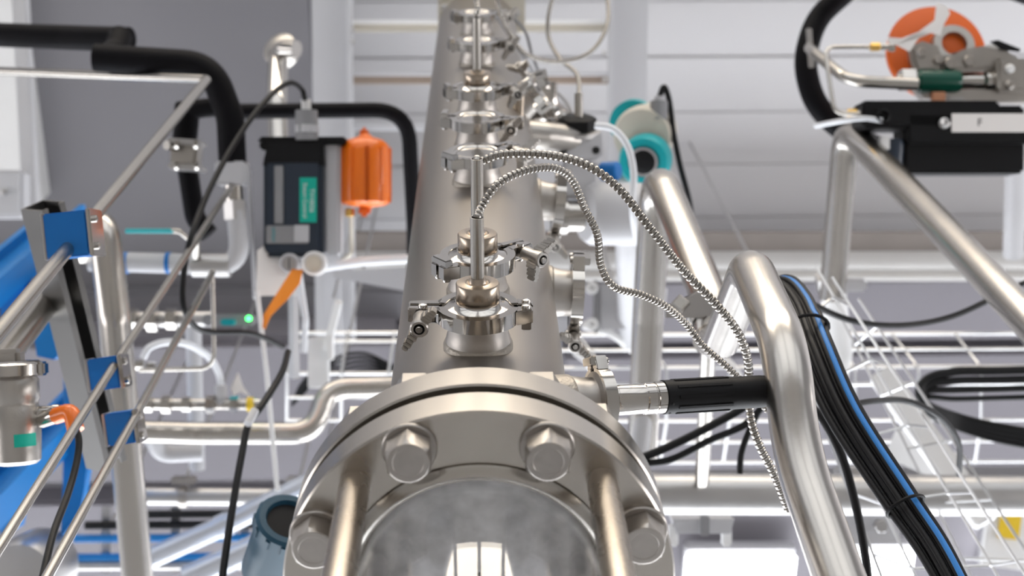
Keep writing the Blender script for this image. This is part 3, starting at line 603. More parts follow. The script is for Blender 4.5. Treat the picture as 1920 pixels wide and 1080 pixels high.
# diaphragm actuator
t = thing('diaphragm_actuator', 'round orange diaphragm actuator with a grey hub at upper right', 'actuator', camfr(D(1757, 95, 2.6)))
tilt = M4.Rotation(math.radians(-16), 4, 'X')
fin('disc', MB().lathe([(50 * k, -60 * k), (80 * k, -48 * k), (93 * k, -22 * k), (95 * k, -4 * k), (93 * k, 0), (72 * k, 6 * k), (45 * k, 10 * k)], tilt, 64), ORANGED, t)
fin('hub', MB().lathe([(22 * k, 6 * k), (24 * k, 26 * k), (38 * k, 26 * k), (41 * k, 20 * k), (41 * k, 0)], M4.Translation((24 * k, 2 * k, 4 * k)) @ tilt, 40), CAST, t)
fin('hub_bore', MB().lathe([(23 * k, 14 * k), (10 * k, 15 * k)], M4.Translation((24 * k, 2 * k, 4 * k)) @ tilt, 30), ORANGED, t)
# yoke and body
def bodyprism(name, pts, h, z, bev, m):
    fin(name, MB().prism([L(x, y, 1757, 95) for x, y in pts], h * k, M4.Translation((0, 0, z * k)), bev * k), m, t)
bodyprism('yoke', ((1690, 96), (1716, 84), (1744, 92), (1752, 112), (1748, 142), (1702, 144), (1694, 122)), 30, 20, 8, CAST)
bodyprism('bonnet', ((1752, 112), (1790, 110), (1822, 96), (1846, 90), (1872, 102), (1898, 118), (1900, 140), (1752, 144)), 30, 22, 8, CAST)
bodyprism('lever', ((1838, 88), (1852, 85), (1895, 102), (1893, 107), (1860, 103)), 8, 54, 2, BLACKP)
for x, y, r in ((1742, 122, 9), (1765, 128, 12), (1800, 124, 12), (1712, 108, 10)):
    fin('bolt', MB().hexl([(r * k, 48 * k, 1), (r * k, 57 * k, 1), (r * .8 * k, 59 * k, 0)], M4.Translation((*L(x, y, 1757, 95), 0)), 12), BOLT, t)
fin('green_knob', MB().lathe([(16 * k, -42 * k), (22 * k, -36 * k), (22 * k, 32 * k), (19 * k, 40 * k), (8 * k, 41 * k)], M4.Translation((*L(1744, 161, 1757, 95), 50 * k)) @ M4.Rotation(math.pi / 2, 4, 'Y'), 18), DKGREEN, t)
fin('body_pipe', MB().lathe([(14 * k, -100 * k), (14 * k, -60 * k), (18 * k, -58 * k), (18 * k, -40 * k), (14 * k, -36 * k), (14 * k, 60 * k), (20 * k, 64 * k), (20 * k, 100 * k), (14 * k, 102 * k)], M4.Translation((*L(1770, 160, 1757, 95), 40 * k)) @ M4.Rotation(math.pi / 2, 4, 'Y'), 24), POLISH, t)
hx = fin('hex_nut', MB().lathe([(20 * k, 0), (22 * k, 2 * k), (22 * k, 28 * k), (20 * k, 30 * k)], M4.Translation((*L(1674, 157, 1757, 95), 40 * k)) @ M4.Rotation(math.pi / 2, 4, 'Y'), 6), POLISH, t)
blk = fin('manifold_block', MB().box(M4.Translation((*L(1893, 152, 1757, 95), 44 * k)), 92 * k, 62 * k, 60 * k, 6 * k), CAST, t)
for x, y in ((1868, 142), (1868, 172), (1915, 140), (1915, 172)):
    fin('bolt', MB().lathe([(9 * k, 72 * k), (9 * k, 80 * k), (6 * k, 83 * k)], M4.Translation((*L(x, y, 1757, 95), 0)), 8), WHITE if y < 150 else BOLT, blk)
fin('lower_body', MB().prism([L(*p, 1757, 95) for p in ((1700, 172), (1800, 180), (1830, 172), (1925, 178), (1925, 200), (1840, 200), (1790, 196), (1720, 192))], 40 * k, M4.Translation((0, 0, 10 * k)), 4 * k), CAST, t)
fin('copper_plug', MB().box(M4.Translation((*L(1742, 195, 1757, 95), 56 * k)), 26 * k, 26 * k, 10 * k, 2 * k), mat('copper_plug', (.72, .36, .22), .4, .6), t)
fin('hose_block', MB().box(M4.Translation((*L(1775, 200, 1757, 95), 54 * k)), 30 * k, 20 * k, 10 * k, 2 * k), GALV, t)
# torn white tag
b = bmesh.new(); top = [(1665, 70), (1690, 72), (1722, 60), (1752, 38), (1756, 4), (1775, 12), (1781, 26), (1770, 45), (1763, 66), (1745, 62), (1722, 72), (1705, 97), (1680, 84), (1664, 80)]
P = [D(x, y, 2.47 + .01 * math.sin(x * .05)) for x, y in top]
m = MB(); va = [m.bm.verts.new(p) for p in P]; vb = [m.bm.verts.new(p - FWD * .0015) for p in P]
m.bm.faces.new(va); m.bm.faces.new(vb[::-1])
for i in range(len(P)): j = (i + 1) % len(P); m.bm.faces.new((va[i], va[j], vb[j], vb[i]))
solo('paper_tag', 'crumpled white paper tag hanging over the orange disc', 'tag', m, PAPER, P[3])
# black positioner box
t = thing('positioner_box', 'black control box with white name plate below the orange disc', 'control box', camfr(D(1790, 262, 2.5)))
fin('body', MB().box(M4.Translation(L(1805, 262, 1790, 262) + (-30 * k,)), 220 * k, 124 * k, 80 * k, 5 * k), BLACKP, t)
fin('rear_housing', MB().box(M4.Translation(L(1740, 218, 1790, 262) + (-20 * k,)), 250 * k, 50 * k, 90 * k, 5 * k), BLACKP, t)
fin('cover', MB().box(M4.Translation(L(1812, 244, 1790, 262) + (14 * k,)), 230 * k, 55 * k, 22 * k, 4 * k), BLACKP, t)
pl = fin('name_plate', MB().box(M4.Translation(L(1862, 234, 1790, 262) + (26 * k,)), 172 * k, 34 * k, 2 * k, .5 * k), PAPER, t)
fin('cover_screw', MB().lathe([(10 * k, 25 * k), (10 * k, 31 * k), (7 * k, 33 * k), (2 * k, 30 * k)], M4.Translation(L(1762, 235, 1790, 262) + (0,)), 16), GALV, t)
fin('cable_port', MB().lathe([(13 * k, 0), (13 * k, 12 * k), (10 * k, 13 * k), (8 * k, 4 * k)], M4.Translation(L(1650, 222, 1790, 262) + (24 * k,)), 20), BLACK, t)
fin('conduit_gland', MB().tube([V(L(1680, 262, 1790, 262) + (0,)), V(L(1676, 325, 1790, 262) + (0,))], 17 * k, 20), NAVY, t)
fin('white_plug', MB().box(M4.Translation(L(1658, 270, 1790, 262) + (10 * k,)), 18 * k, 26 * k, 14 * k, 3 * k), WHITE, t)
def text(s, F, size, m, name='lettering', parent=None, ext=.0002, align='CENTER'):
    c = bpy.data.curves.new(name, 'FONT'); c.body = s; c.size = size; c.align_x = align; c.align_y = 'CENTER'; c.extrude = ext; c.resolution_u = 3
    o = bpy.data.objects.new(name, c); COL.objects.link(o); dg = bpy.context.evaluated_depsgraph_get()
    me = bpy.data.meshes.new_from_object(o.evaluated_get(dg)); bpy.data.objects.remove(o)
    me.transform(F); me.materials.append(m); o = bpy.data.objects.new(name, me); COL.objects.link(o)
    if parent: o.parent = parent
    return o
INK = mat('black_ink', (.02, .02, .02), .5)
fp = pl
text('F', M4.Translation(L(1827, 234, 1790, 262) + (27.2 * k,)), 20 * k, INK, parent=fp)
solo('air_hose', 'pale translucent air hose entering the black positioner box', 'hose', MB().tube(spline([D(1530, 236, 2.6), D(1570, 228, 2.5), D(1615, 222, 2.48), D(1655, 226, 2.47)]), W(5, d), 10), HOSE, D(1570, 228, 2.5))
pipe('grey_post', 'grey pipe descending behind the black positioner box', [(1905, 300, 3.0), (1900, 480, 3.1)], .045, LGREY)

# ================================================================ positioner group, upper left
d = 2.5; k = d / FPX
t = thing('valve_positioner', 'dark navy valve positioner with green label left of the column', 'control box', camfr(D(550, 380, 2.5)))
def q(x, y, z=0): return M4.Translation(((x - 550) * k, (380 - y) * k, z * k))
fin('body', MB().box(q(549, 384, -30), 112 * k, 195 * k, 60 * k, 8 * k), NAVY, t)
fin('sloped_lid', MB().prism([((x - 550) * k, (380 - y) * k) for x, y in ((492, 310), (502, 262), (604, 262), (607, 310))], 30 * k, M4.Translation((0, 0, -28 * k)), 5 * k), BLACKP, t)
fin('side_panel', MB().box(q(620, 372, -45), 32 * k, 215 * k, 50 * k, 6 * k), LGREY, t)
fin('face_ridge', MB().box(q(523, 365, 1), 18 * k, 110 * k, 3 * k, 1.5 * k), GREYP, t)
lb = fin('green_label', MB().box(q(578, 375, 1), 32 * k, 84 * k, 2 * k, .4 * k), GREEN, t)
RZ = M4.Rotation(-math.pi / 2, 4, 'Z')
text('TV10026', q(585, 376, 2.2) @ RZ, 12 * k, WHITE, parent=lb); text('Steam Control', q(572, 376, 2.2) @ RZ, 11 * k, WHITE, parent=lb)
dp = fin('display_panel', MB().box(q(539, 440, 1), 80 * k, 34 * k, 4 * k, 1.5 * k), GREYP, t)
fin('button_pad', MB().box(q(566, 438, 3), 28 * k, 32 * k, 3 * k, 1 * k), LGREY, dp)
text('SIEMENS', q(513, 440, 3.4) @ RZ, 7 * k, TEAL, parent=dp)
fin('top_frame', MB().box(q(565, 262, -30), 165 * k, 14 * k, 44 * k, 4 * k).box(q(500, 272, -20), 30 * k, 16 * k, 30 * k, 4 * k), BLACKP, t)
gl = fin('gland', MB().tube([V(((574 - 550) * k, (380 - 262) * k, -10 * k)), V(((573 - 550) * k, (380 - 206) * k, -10 * k))], 21 * k, 24), GREYP, t)
fin('gland_nut', MB().tube([V(((574 - 550) * k, (380 - 248) * k, -10 * k)), V(((574 - 550) * k, (380 - 234) * k, -10 * k))], 24 * k, 6), LGREY, gl)
fin('gland_seal', MB().tube([V(((573 - 550) * k, (380 - 206) * k, -10 * k)), V(((572 - 550) * k, (380 - 185) * k, -10 * k))], 9 * k, 16), WHITE, gl)
for x, r in ((544, 19), (590, 23)):
    g = fin('pressure_gauge', MB().lathe([(r * k, -20 * k), (r * k, 2 * k), ((r - 4) * k, 4 * k), ((r - 5) * k, 1 * k), (2 * k, 1 * k)], q(x, 494, 8), 28), LGREY if r < 20 else WHITE, t)
    fin('gauge_face', MB().lathe([((r - 8) * k, 1.5 * k), ((r - 8) * k, 3 * k), (1 * k, 3 * k)], q(x, 494, 8), 24), GALV if r < 20 else CREAM, g)
fin('gauge_needle', MB().box(q(544, 494, 12), 2 * k, 22 * k, 1 * k), INK, t)
fin('mounting_bracket', MB().prism([((x - 550) * k, (380 - y) * k) for x, y in ((480, 470), (520, 440), (600, 478), (608, 500), (545, 505), (545, 555), (482, 555))], 6 * k, M4.Translation((0, 0, -70 * k)), 1.5 * k), WHITE, t)
# cable leaving the gland
solo('positioner_cable', 'black cable arching from the positioner gland down to the left', 'cable', MB().tube(spline([D(572, 188, 2.5), D(566, 168, 2.5), D(545, 155, 2.45), D(515, 172, 2.4), D(478, 213, 2.35), D(440, 268, 2.3), D(408, 325, 2.25), D(380, 385, 2.2), D(356, 452, 2.15), D(344, 520, 2.15), D(346, 580, 2.15), D(380, 620, 2.2), D(470, 625, 2.3), D(530, 650, 2.4)]), W(5.5, 2.3), 10), BLACK, D(440, 268, 2.3))
# orange bell actuator
t = thing('orange_actuator', 'glossy orange bell shaped actuator beside the navy positioner', 'actuator', camfr(D(685, 325, 2.55)))
k = 2.55 / FPX; FY = M4.Rotation(-math.pi / 2, 4, 'X')      # lathe axis along the picture's vertical
bd = MB().lathe([(10 * k, -72 * k), (12 * k, -64 * k), (38 * k, -60 * k), (46 * k, -54 * k), (48 * k, -40 * k), (47 * k, 40 * k), (44 * k, 52 * k), (34 * k, 62 * k), (14 * k, 68 * k), (8 * k, 74 * k)], FY, 48)
fin('shell', bd, ORANGE, t)
for i in range(11):
    a = math.radians(-90 + 36 * i + 10)
    fin('rib', MB().box(FY @ M4.Rotation(a, 4, 'Z') @ M4.Translation((47 * k, 0, -4 * k)), 6 * k, 7 * k, 104 * k, 2 * k), ORANGE, t)
fin('top_lug', MB().box(M4.Translation((-2 * k, 74 * k, 0)), 16 * k, 24 * k, 16 * k, 5 * k), ORANGE, t)
fin('bottom_lug', MB().box(M4.Translation((-1 * k, -72 * k, 8 * k)), 22 * k, 20 * k, 18 * k, 6 * k), ORANGE, t)
fin('collar', MB().lathe([(26 * k, -32 * k), (30 * k, -30 * k), (30 * k, 26 * k), (26 * k, 28 * k)], M4.Translation((-58 * k, 0, -20 * k)) @ M4.Rotation(math.pi / 2, 4, 'Y'), 24), POLISH, t)
fin('drain_fitting', MB().lathe([(6 * k, 0), (9 * k, 2 * k), (9 * k, 14 * k), (6 * k, 16 * k)], M4.Translation((-28 * k, -66 * k, 10 * k)) @ M4.Rotation(math.pi / 2, 4, 'X'), 6), BRASS, t)
pipe('drain_tube', 'thin cream tube hanging from the orange actuator', [(658, 398, 2.55), (659, 475, 2.6), (630, 500, 2.65)], W(9, 2.55), CREAM, .02, 10, 'tube')
pipe('air_hose', 'pale hose sloping from the gauges to the column', [(600, 502, 2.55), (680, 490, 2.6), (790, 484, 2.65)], W(17, 2.6), HOSE, .1, 12, 'hose')
# black insulated pipe above it
pipe('insulated_pipe', 'black foam insulated pipe bridging over the orange actuator', [(440, 209, 2.75), (765, 206, 2.75), (776, 420, 2.85), (776, 520, 2.95)], W(29, 2.75), FOAM, .07, 24)
# steel riser
pipe('riser_pipe', 'bright steel riser standing behind the insulated pipe', [(523, 300, 2.9), (519, 190, 2.95), (522, 100, 3.05)], W(38, 2.95), POLISH, .05, 28)
t = thing('pipe_union', 'round clamp union on top of the steel riser', 'fitting', D(532, 95, 3.05))
fin('cap', MB().lathe([(W(20, 3.05), -.02), (W(33, 3.05), -.015), (W(33, 3.05), .012), (W(22, 3.05), .02)], fr(D(528, 96, 3.06), (-.35, -.65, -.6)), 36), CAST, t, True)
fin('elbow', MB().tube(fillet([D(522, 104, 3.04), D(530, 90, 3.0), D(556, 92, 2.98)], .02), W(16, 3), 20), POLISH, t, True)
def hang(t, x, y, d, zt=CZ + .02):          # threaded rod up to the ceiling
    p = D(x, y, d); q_ = V((p.x, p.y, zt))
    fin('hanger_rod', MB().tube([p, q_], .004, 8), GALV, t, True)
# ================================================================ upper left insulated pipes
pipe('insulated_pipe', 'black insulated pipe entering at the upper left edge', [(-40, 64, 2.7), (120, 70, 2.65), (242, 74, 2.6)], W(46, 2.65), FOAM, .03, 22)
pipe('insulated_pipe', 'black insulated pipe bending down beside the thin steel frame', [(178, 108, 2.5), (395, 122, 2.5), (432, 220, 2.5), (436, 306, 2.5)], W(52, 2.5), FOAM, .09, 24)
solo('insulation_elbow', 'black foam elbow joining the two upper left insulated pipes', 'pipe', MB().tube(fillet([D(226, 66, 2.58), D(218, 92, 2.55), D(192, 112, 2.5)], .03), W(22, 2.55), 20), FOAM, D(215, 92, 2.55))
t = thing('steel_fitting', 'pale square fitting under the insulated bend', 'fitting', D(434, 328, 2.5))
fin('block', MB().box(camfr(D(436, 326, 2.5)), W(56, 2.5), W(44, 2.5), .055, .004), LGREY, t, True)
fin('neck', MB().tube([D(438, 345, 2.5), D(440, 376, 2.5)], W(17, 2.5), 18), POLISH, t, True)
fin('nut', MB().tube([D(440, 376, 2.5), D(442, 412, 2.5)], W(22, 2.5), 6), GALV, t, True)
pipe('steam_pipe', 'white lit pipe with elbow turning left at blue rings', [(443, 395, 2.5), (452, 500, 2.5), (330, 494, 2.5), (168, 490, 2.5)], W(38, 2.5), LGREY, .045, 24)
for x, lab in ((237, 'left blue ring on the steam pipe'), (316, 'right blue ring on the steam pipe')):
    solo('pipe_ring', lab, 'ring', MB().tube([D(x - 4, 493, 2.5), D(x + 4, 493, 2.5)], W(20.5, 2.5), 24), BLUE, D(x, 493, 2.5))
t = thing('ball_valve', 'ball valve with long green lever handle on the steam pipe', 'valve', D(365, 480, 2.5))
fin('body', MB().tube([D(362, 497, 2.5), D(432, 497, 2.5)], W(23, 2.5), 20), GALV, t, True)
fin('stem', MB().tube([D(367, 480, 2.48), D(366, 450, 2.45)], W(9, 2.5), 12), STEEL, t, True)
h = fin('handle', MB().tube(spline([D(368, 452, 2.44), D(350, 445, 2.43), D(336, 434, 2.42), D(322, 433, 2.42)]), W(5, 2.5), 10), STEEL, t, True)
fin('handle_sleeve', MB().tube([D(326, 433, 2.42), D(236, 433, 2.42)], W(6, 2.5), 12, flat=.7), TEAL, h, True)
# second insulated branch with clamp valve
pipe('insulated_branch', 'short black insulated branch meeting the bend', [(335, 208, 2.6), (425, 198, 2.58)], W(36, 2.6), FOAM, .03, 20)
pipe('insulated_branch', 'black insulated drop above the small ball valve', [(352, 205, 2.6), (346, 265, 2.6)], W(46, 2.6), FOAM, .03, 20)
pipe('insulated_branch', 'black insulated drop below the small ball valve', [(352, 318, 2.6), (366, 410, 2.6), (392, 440, 2.6)], W(38, 2.6), FOAM, .04, 20)
t = thing('ball_valve', 'small four bolt ball valve between black insulated drops', 'valve', D(350, 290, 2.55))
fin('body', MB().box(camfr(D(350, 290, 2.55), -4), W(50, 2.55), W(48, 2.55), .05, .006), CAST, t, True)
for x, y in ((332, 272), (368, 272), (332, 312), (370, 312)):
    fin('tie_bolt', MB().tube([D(x - 3, y, 2.5), D(x + 3, y, 2.5)], W(8, 2.5), 8), POLISH, t, True)
fin('flange_plate', MB().box(camfr(D(350, 268, 2.53), -4), W(62, 2.55), W(10, 2.55), .06, .003).box(camfr(D(352, 315, 2.53), -4), W(62, 2.55), W(10, 2.55), .06, .003), GALV, t, True)
fin('stem', MB().tube([D(330, 275, 2.52), D(312, 272, 2.5)], W(9, 2.5), 12), STEEL, t, True)
# ================================================================ thin steel frame tubes with blue clamps
pipe('frame_tube', 'thin steel tube bent at the corner, held by the largest blue clamp', [(-60, 131, 2.72), (388, 149, 2.42), (180, 402, 1.72), (-70, 705, 1.27)], .0165, STEEL, .012, 18, 'tube')
pipe('frame_tube', 'thin steel tube held by the middle blue clamp', [(462, 308, 2.62), (228, 662, 1.76), (-30, 1072, 1.29)], .0108, STEEL, .01, 16, 'tube')
pipe('frame_tube', 'thin steel tube held by the lowest blue clamp', [(398, 512, 2.3), (262, 765, 1.70), (70, 1115, 1.32)], .0108, STEEL, .01, 16, 'tube')
pipe('frame_tube', 'hairpin thin tube bent below the steam pipe elbow', [(398, 505, 2.3), (402, 690, 2.3), (262, 694, 2.35)], W(9, 2.3), STEEL, .03, 12, 'tube')
pipe('open_pipe', 'thick steel pipe at the left edge behind the large blue clamp', [(105, 545, 1.95), (-30, 720, 1.62)], W(50, 1.8), STEEL, .02, 28)
solo('pipe_collar', 'collar at the upper end of the thick left edge pipe', 'collar', MB().lathe([(.0185, -.008), (.0205, -.006), (.0205, .006), (.0185, .008)], fr(D(92, 562, 1.91), D(105, 545, 1.95) - D(-30, 720, 1.62)), 32), CAST, D(92, 562, 1.91))
# strut channel
a, b = D(80, 385, 1.84), D(200, 870, 1.98)
F = fr(a, b - a, RIGHT); Lc = (b - a).length; w, h_, th = .040, .040, .0028
prof = [(-w / 2, -h_ / 2), (w / 2, -h_ / 2), (w / 2, h_ / 2), (w / 2 - .010, h_ / 2), (w / 2 - .010, h_ / 2 - th), (w / 2 - th, h_ / 2 - th), (w / 2 - th, -h_ / 2 + th), (-w / 2 + th, -h_ / 2 + th), (-w / 2 + th, h_ / 2 - th), (-w / 2 + .010, h_ / 2 - th), (-w / 2 + .010, h_ / 2), (-w / 2, h_ / 2)]
ym = 1 if (F.to_3x3() @ V((0, 1, 0))).dot(RIGHT) > 0 else -1
F2 = F @ M4.Rotation(math.radians(-62), 4, 'Z')
solo('strut_channel', 'galvanised strut channel carrying the three blue pipe clamps', 'strut channel', MB().prism(prof, Lc, F2), STRUT, a, sharp=25)
# blue clamps
def bclamp(x, y, dd, w, h, roll, label, ax):
    t = thing('tube_clamp', label, 'clamp', camfr(D(x, y, dd), roll), 'blue tube clamps on the strut'); kk = dd / FPX
    fin('block', MB().box(M4(), w * kk, h * kk, h * kk * .9, 3 * kk), BLUE, t)
    pl = fin('end_plate', MB().box(M4.Translation((w * kk * .5 + 4 * kk, 0, 0)), 8 * kk, h * kk * 1.06, h * kk * .95, 2 * kk), POLISH, t)
    for s in (-1, 1):
        fin('bolt', MB().lathe([(7 * kk, 0), (7 * kk, 5 * kk), (4 * kk, 7 * kk)], M4.Translation((w * kk * .5 + 8 * kk, s * h * kk * .3, h * kk * .2)) @ M4.Rotation(math.pi / 2, 4, 'Y'), 8), POLISH, pl)
    fin('back_plate', MB().box(M4.Translation((-w * kk * .5 - 3 * kk, 0, -2 * kk)), 5 * kk, h * kk * 1.04, h * kk * .9, 1.5 * kk), GALV, t)
bclamp(136, 441, 1.62, 80, 84, 6, 'largest blue tube clamp at the top of the strut channel', 0)
bclamp(202, 699, 1.74, 56, 60, 8, 'middle blue tube clamp on the strut channel', 0)
bclamp(232, 801, 1.69, 52, 60, 8, 'lowest blue tube clamp at the foot of the strut channel', 0)
# vertical pipe behind
pipe('steel_pipe', 'large hooked steel pipe behind the strut channel', [(150, 470, 2.3), (192, 405, 2.24), (215, 600, 2.22), (262, 1130, 2.3)], .051, PIPE, .05, 32)
# hygienic valve at left edge
k = 1.62 / FPX
dz = (D(20, 640, 1.62) - D(30, 880, 1.62)).normalized()
t = thing('hygienic_valve', 'steel valve body with green label at the left edge', 'valve', fr(D(28, 775, 1.62), dz, RIGHT))
fin('body', MB().lathe([(36 * k, -95 * k), (44 * k, -88 * k), (46 * k, -40 * k), (46 * k, 10 * k), (43 * k, 14 * k), (43 * k, 22 * k), (46 * k, 26 * k), (46 * k, 62 * k), (40 * k, 70 * k)], M4(), 40), CAST, t)
rim = fin('clamp_ring', MB().lathe([(44 * k, 68 * k), (54 * k, 72 * k), (54 * k, 92 * k), (46 * k, 98 * k)], M4(), 40), POLISH, t)
fin('ring_lug', MB().box(M4.Translation((50 * k, 0, 82 * k)), 26 * k, 28 * k, 26 * k, 4 * k), POLISH, rim)
fin('yoke_window', MB().box(M4.Translation((-20 * k, 40 * k, 100 * k)), 50 * k, 40 * k, 40 * k, 8 * k), CAST, t)
lab = fin('green_label', MB().prism([(x * 46.6 * k, y * 46.6 * k) for x, y in [(math.cos(math.radians(a)), math.sin(math.radians(a))) for a in range(-75, -20, 9)]] + [(x * 45 * k, y * 45 * k) for x, y in [(math.cos(math.radians(a)), math.sin(math.radians(a))) for a in range(-21, -76, -9)]], 24 * k, M4.Translation((0, 0, -60 * k))), GREEN, t)
fin('sensor_port', MB().lathe([(12 * k, 0), (12 * k, 26 * k), (14 * k, 28 * k), (14 * k, 40 * k), (10 * k, 42 * k)], M4.Translation((44 * k, 0, 0)) @ M4.Rotation(math.pi / 2, 4, 'Y'), 14), POLISH, t)
t = thing('cable_connector', 'orange right angle plug on the left edge valve', 'connector', D(125, 778, 1.6))
fin('coupling_nut', MB().tube([D(78, 787, 1.62), D(106, 778, 1.61)], W(16, 1.6), 12), POLISH, t, True)
fin('housing', MB().tube(fillet([D(104, 780, 1.61), D(134, 770, 1.6), D(142, 806, 1.59)], .012), W(16, 1.6), 18), ORANGE, t, True)
solo('sensor_cable', 'black cable falling from the orange plug at the lower left', 'cable', MB().tube(spline([D(141, 802, 1.59), D(148, 828, 1.58), D(143, 870, 1.56), D(126, 930, 1.52), D(100, 1000, 1.46), D(78, 1090, 1.4)]), W(7, 1.5), 12), BLACK, D(126, 930, 1.52))
# blue machine frame behind
def bluebeam(label, a, b, w, h):
    t = thing('frame_beam', label, 'beam', (a + b) / 2)
    n = (b - a).normalized(); x = (RIGHT - n * RIGHT.dot(n)).normalized()
    fin('web', MB().bar(a, b, w, .012, x.cross(n)), BLUEF, t, True)
    for s in (-1, 1): fin('flange', MB().bar(a + x * s * w / 2, b + x * s * w / 2, .012, h, x.cross(n)), BLUEF, t, True)
bluebeam('blue steel beam slanting behind the strut channel at upper left', D(130, 405, 2.9), D(-60, 568, 2.4), .06, .05)
bluebeam('blue steel beam slanting behind the left edge valve', D(180, 730, 2.9), D(-60, 985, 2.4), .06, .06)
def bplate(label, pts, dd, th, cat='plate', arm=None):
    c = D(sum(p[0] for p in pts) / len(pts), sum(p[1] for p in pts) / len(pts), dd); kk = dd / FPX; F = camfr(c)
    cx, cy = sum(p[0] for p in pts) / len(pts), sum(p[1] for p in pts) / len(pts)
    mb = MB().prism([((x - cx) * kk, (cy - y) * kk) for x, y in pts], th, F @ M4.Translation((0, 0, -th)), .003)
    if arm: mb.bar(c + FWD * th * .5, D(*arm), .04, .03, RIGHT)
    solo('frame_plate', label, cat, mb, BLUEF, c)
bplate('blue rounded plate between strut channel and left edge valve', [(62, 625), (85, 588), (118, 600), (122, 650), (100, 675), (68, 668)], 2.4, .03, arm=(70, 470, 2.78))
bplate('tall blue upright plate below the strut channel', [(118, 690), (160, 690), (168, 840), (150, 960), (112, 1010), (118, 880)], 2.7, .04)
bplate('narrow blue bracket at the left edge above the valve', [(0, 560), (40, 520), (60, 560), (20, 640), (0, 640)], 2.6, .05)
bplate('blue triangular bracket at the lower left corner', [(0, 900), (40, 930), (30, 990), (0, 1010)], 2.75, .05)
t = thing('grey_drum', 'grey drum end at the lower left corner', 'drum', D(30, 1070, 2.6))
fin('shell', MB().lathe([(W(70, 2.6), -.12), (W(72, 2.6), 0), (W(62, 2.6), .015), (W(20, 2.6), .017)], camfr(D(40, 1080, 2.6)), 40), GALV, t, True)
t = thing('wall_bracket', 'grey box bracket at the left edge above the blue frame', 'bracket', D(10, 355, 3.4))
fin('box', MB().box(camfr(D(5, 365, 3.4)), W(90, 3.4), W(90, 3.4), .06, .008), LGREY, t, True)
fin('bolt', MB().lathe([(.01, 0), (.01, .008), (.007, .01)], camfr(D(8, 360, 3.36)), 6), GALV, t, True)
fin('arm', MB().bar(D(36, -60, 3.6), D(60, 400, 3.5), W(26, 3.5), .04, bev=.004), LGREY, t, True)
# ================================================================ middle left pipework
pipe('process_pipe', 'level pipe with a double bend running to the column', [(150, 806, 2.6), (372, 812, 2.6), (590, 812, 2.62), (612, 728, 2.66), (790, 724, 2.7)], W(42, 2.6), PIPE, .075, 28)
pipe('process_pipe', 'elbow stub under the left end of the double bend pipe', [(285, 815, 2.62), (300, 852, 2.65), (380, 848, 2.66)], W(34, 2.6), LGREY, .03, 20)
pipe('process_pipe', 'upright grey pipe behind the hairpin tube', [(362, 600, 2.8), (370, 880, 2.85)], W(30, 2.8), LGREY, .03, 20)
pipe('manifold_pipe', 'level manifold with green indicator light', [(215, 600, 2.75), (400, 598, 2.75)], W(30, 2.75), GALV, .03, 20)
t = thing('solenoid_valve', 'small valve block on the manifold with a green light', 'valve', D(430, 600, 2.7))
fin('body', MB().box(camfr(D(430, 600, 2.7)), W(95, 2.7), W(22, 2.7), .03, .004), GREYP, t, True)
fin('green_cap', MB().box(camfr(D(428, 604, 2.66)), W(26, 2.7), W(12, 2.7), .02, .003), TEAL, t, True)
fin('indicator', MB().lathe([(W(5, 2.7), 0), (W(5, 2.7), .006), (W(2, 2.7), .009)], camfr(D(467, 597, 2.66)), 12), LEDG, t, True)
for x, r_, lab in ((250, 20, 'left'), (286, 24, 'middle'), (322, 20, 'right')):
    solo('manifold_nut', '%s union nut on the level manifold' % lab, 'fitting', MB().tube([D(x - 9, 598, 2.72), D(x + 9, 598, 2.72)], W(r_, 2.7), 6), POLISH, D(x, 598, 2.72))
t = thing('air_manifold', 'row of small fittings above the double bend pipe', 'manifold', D(380, 760, 2.55))
fin('rail', MB().tube([D(262, 758, 2.55), D(488, 758, 2.55)], W(11, 2.55), 14), POLISH, t, True)
for x, r_ in ((278, 15), (312, 17), (350, 14), (395, 17), (440, 15)): fin('nut', MB().tube([D(x - 8, 758, 2.54), D(x + 8, 758, 2.54)], W(r_, 2.55), 6), POLISH, t, True)
fin('tee', MB().tube([D(414, 758, 2.55), D(414, 722, 2.55)], W(12, 2.55), 14), LGREY, t, True)
fin('yellow_ring', MB().tube([D(464, 758, 2.54), D(474, 758, 2.54)], W(14, 2.55), 14), YELLOW, t, True)
solo('air_hose', 'clear hose arching from the thin tube end to the fitting row', 'hose', MB().tube(spline([D(268, 672, 2.4), D(280, 652, 2.4), D(310, 642, 2.42), D(350, 645, 2.45), D(390, 668, 2.5), D(410, 700, 2.53), D(414, 728, 2.55)]), W(7, 2.45), 10), HOSE, D(350, 645, 2.45))
for x, y in ((262, 684), (284, 688)):
    solo('hose_fitting', 'upper left fitting where the clear hose starts' if x < 270 else 'fitting at the end of the hairpin tube', 'fitting', MB().tube([D(x - 8, y, 2.38), D(x + 8, y, 2.38)], W(10, 2.4), 6), POLISH, D(x, y, 2.38))
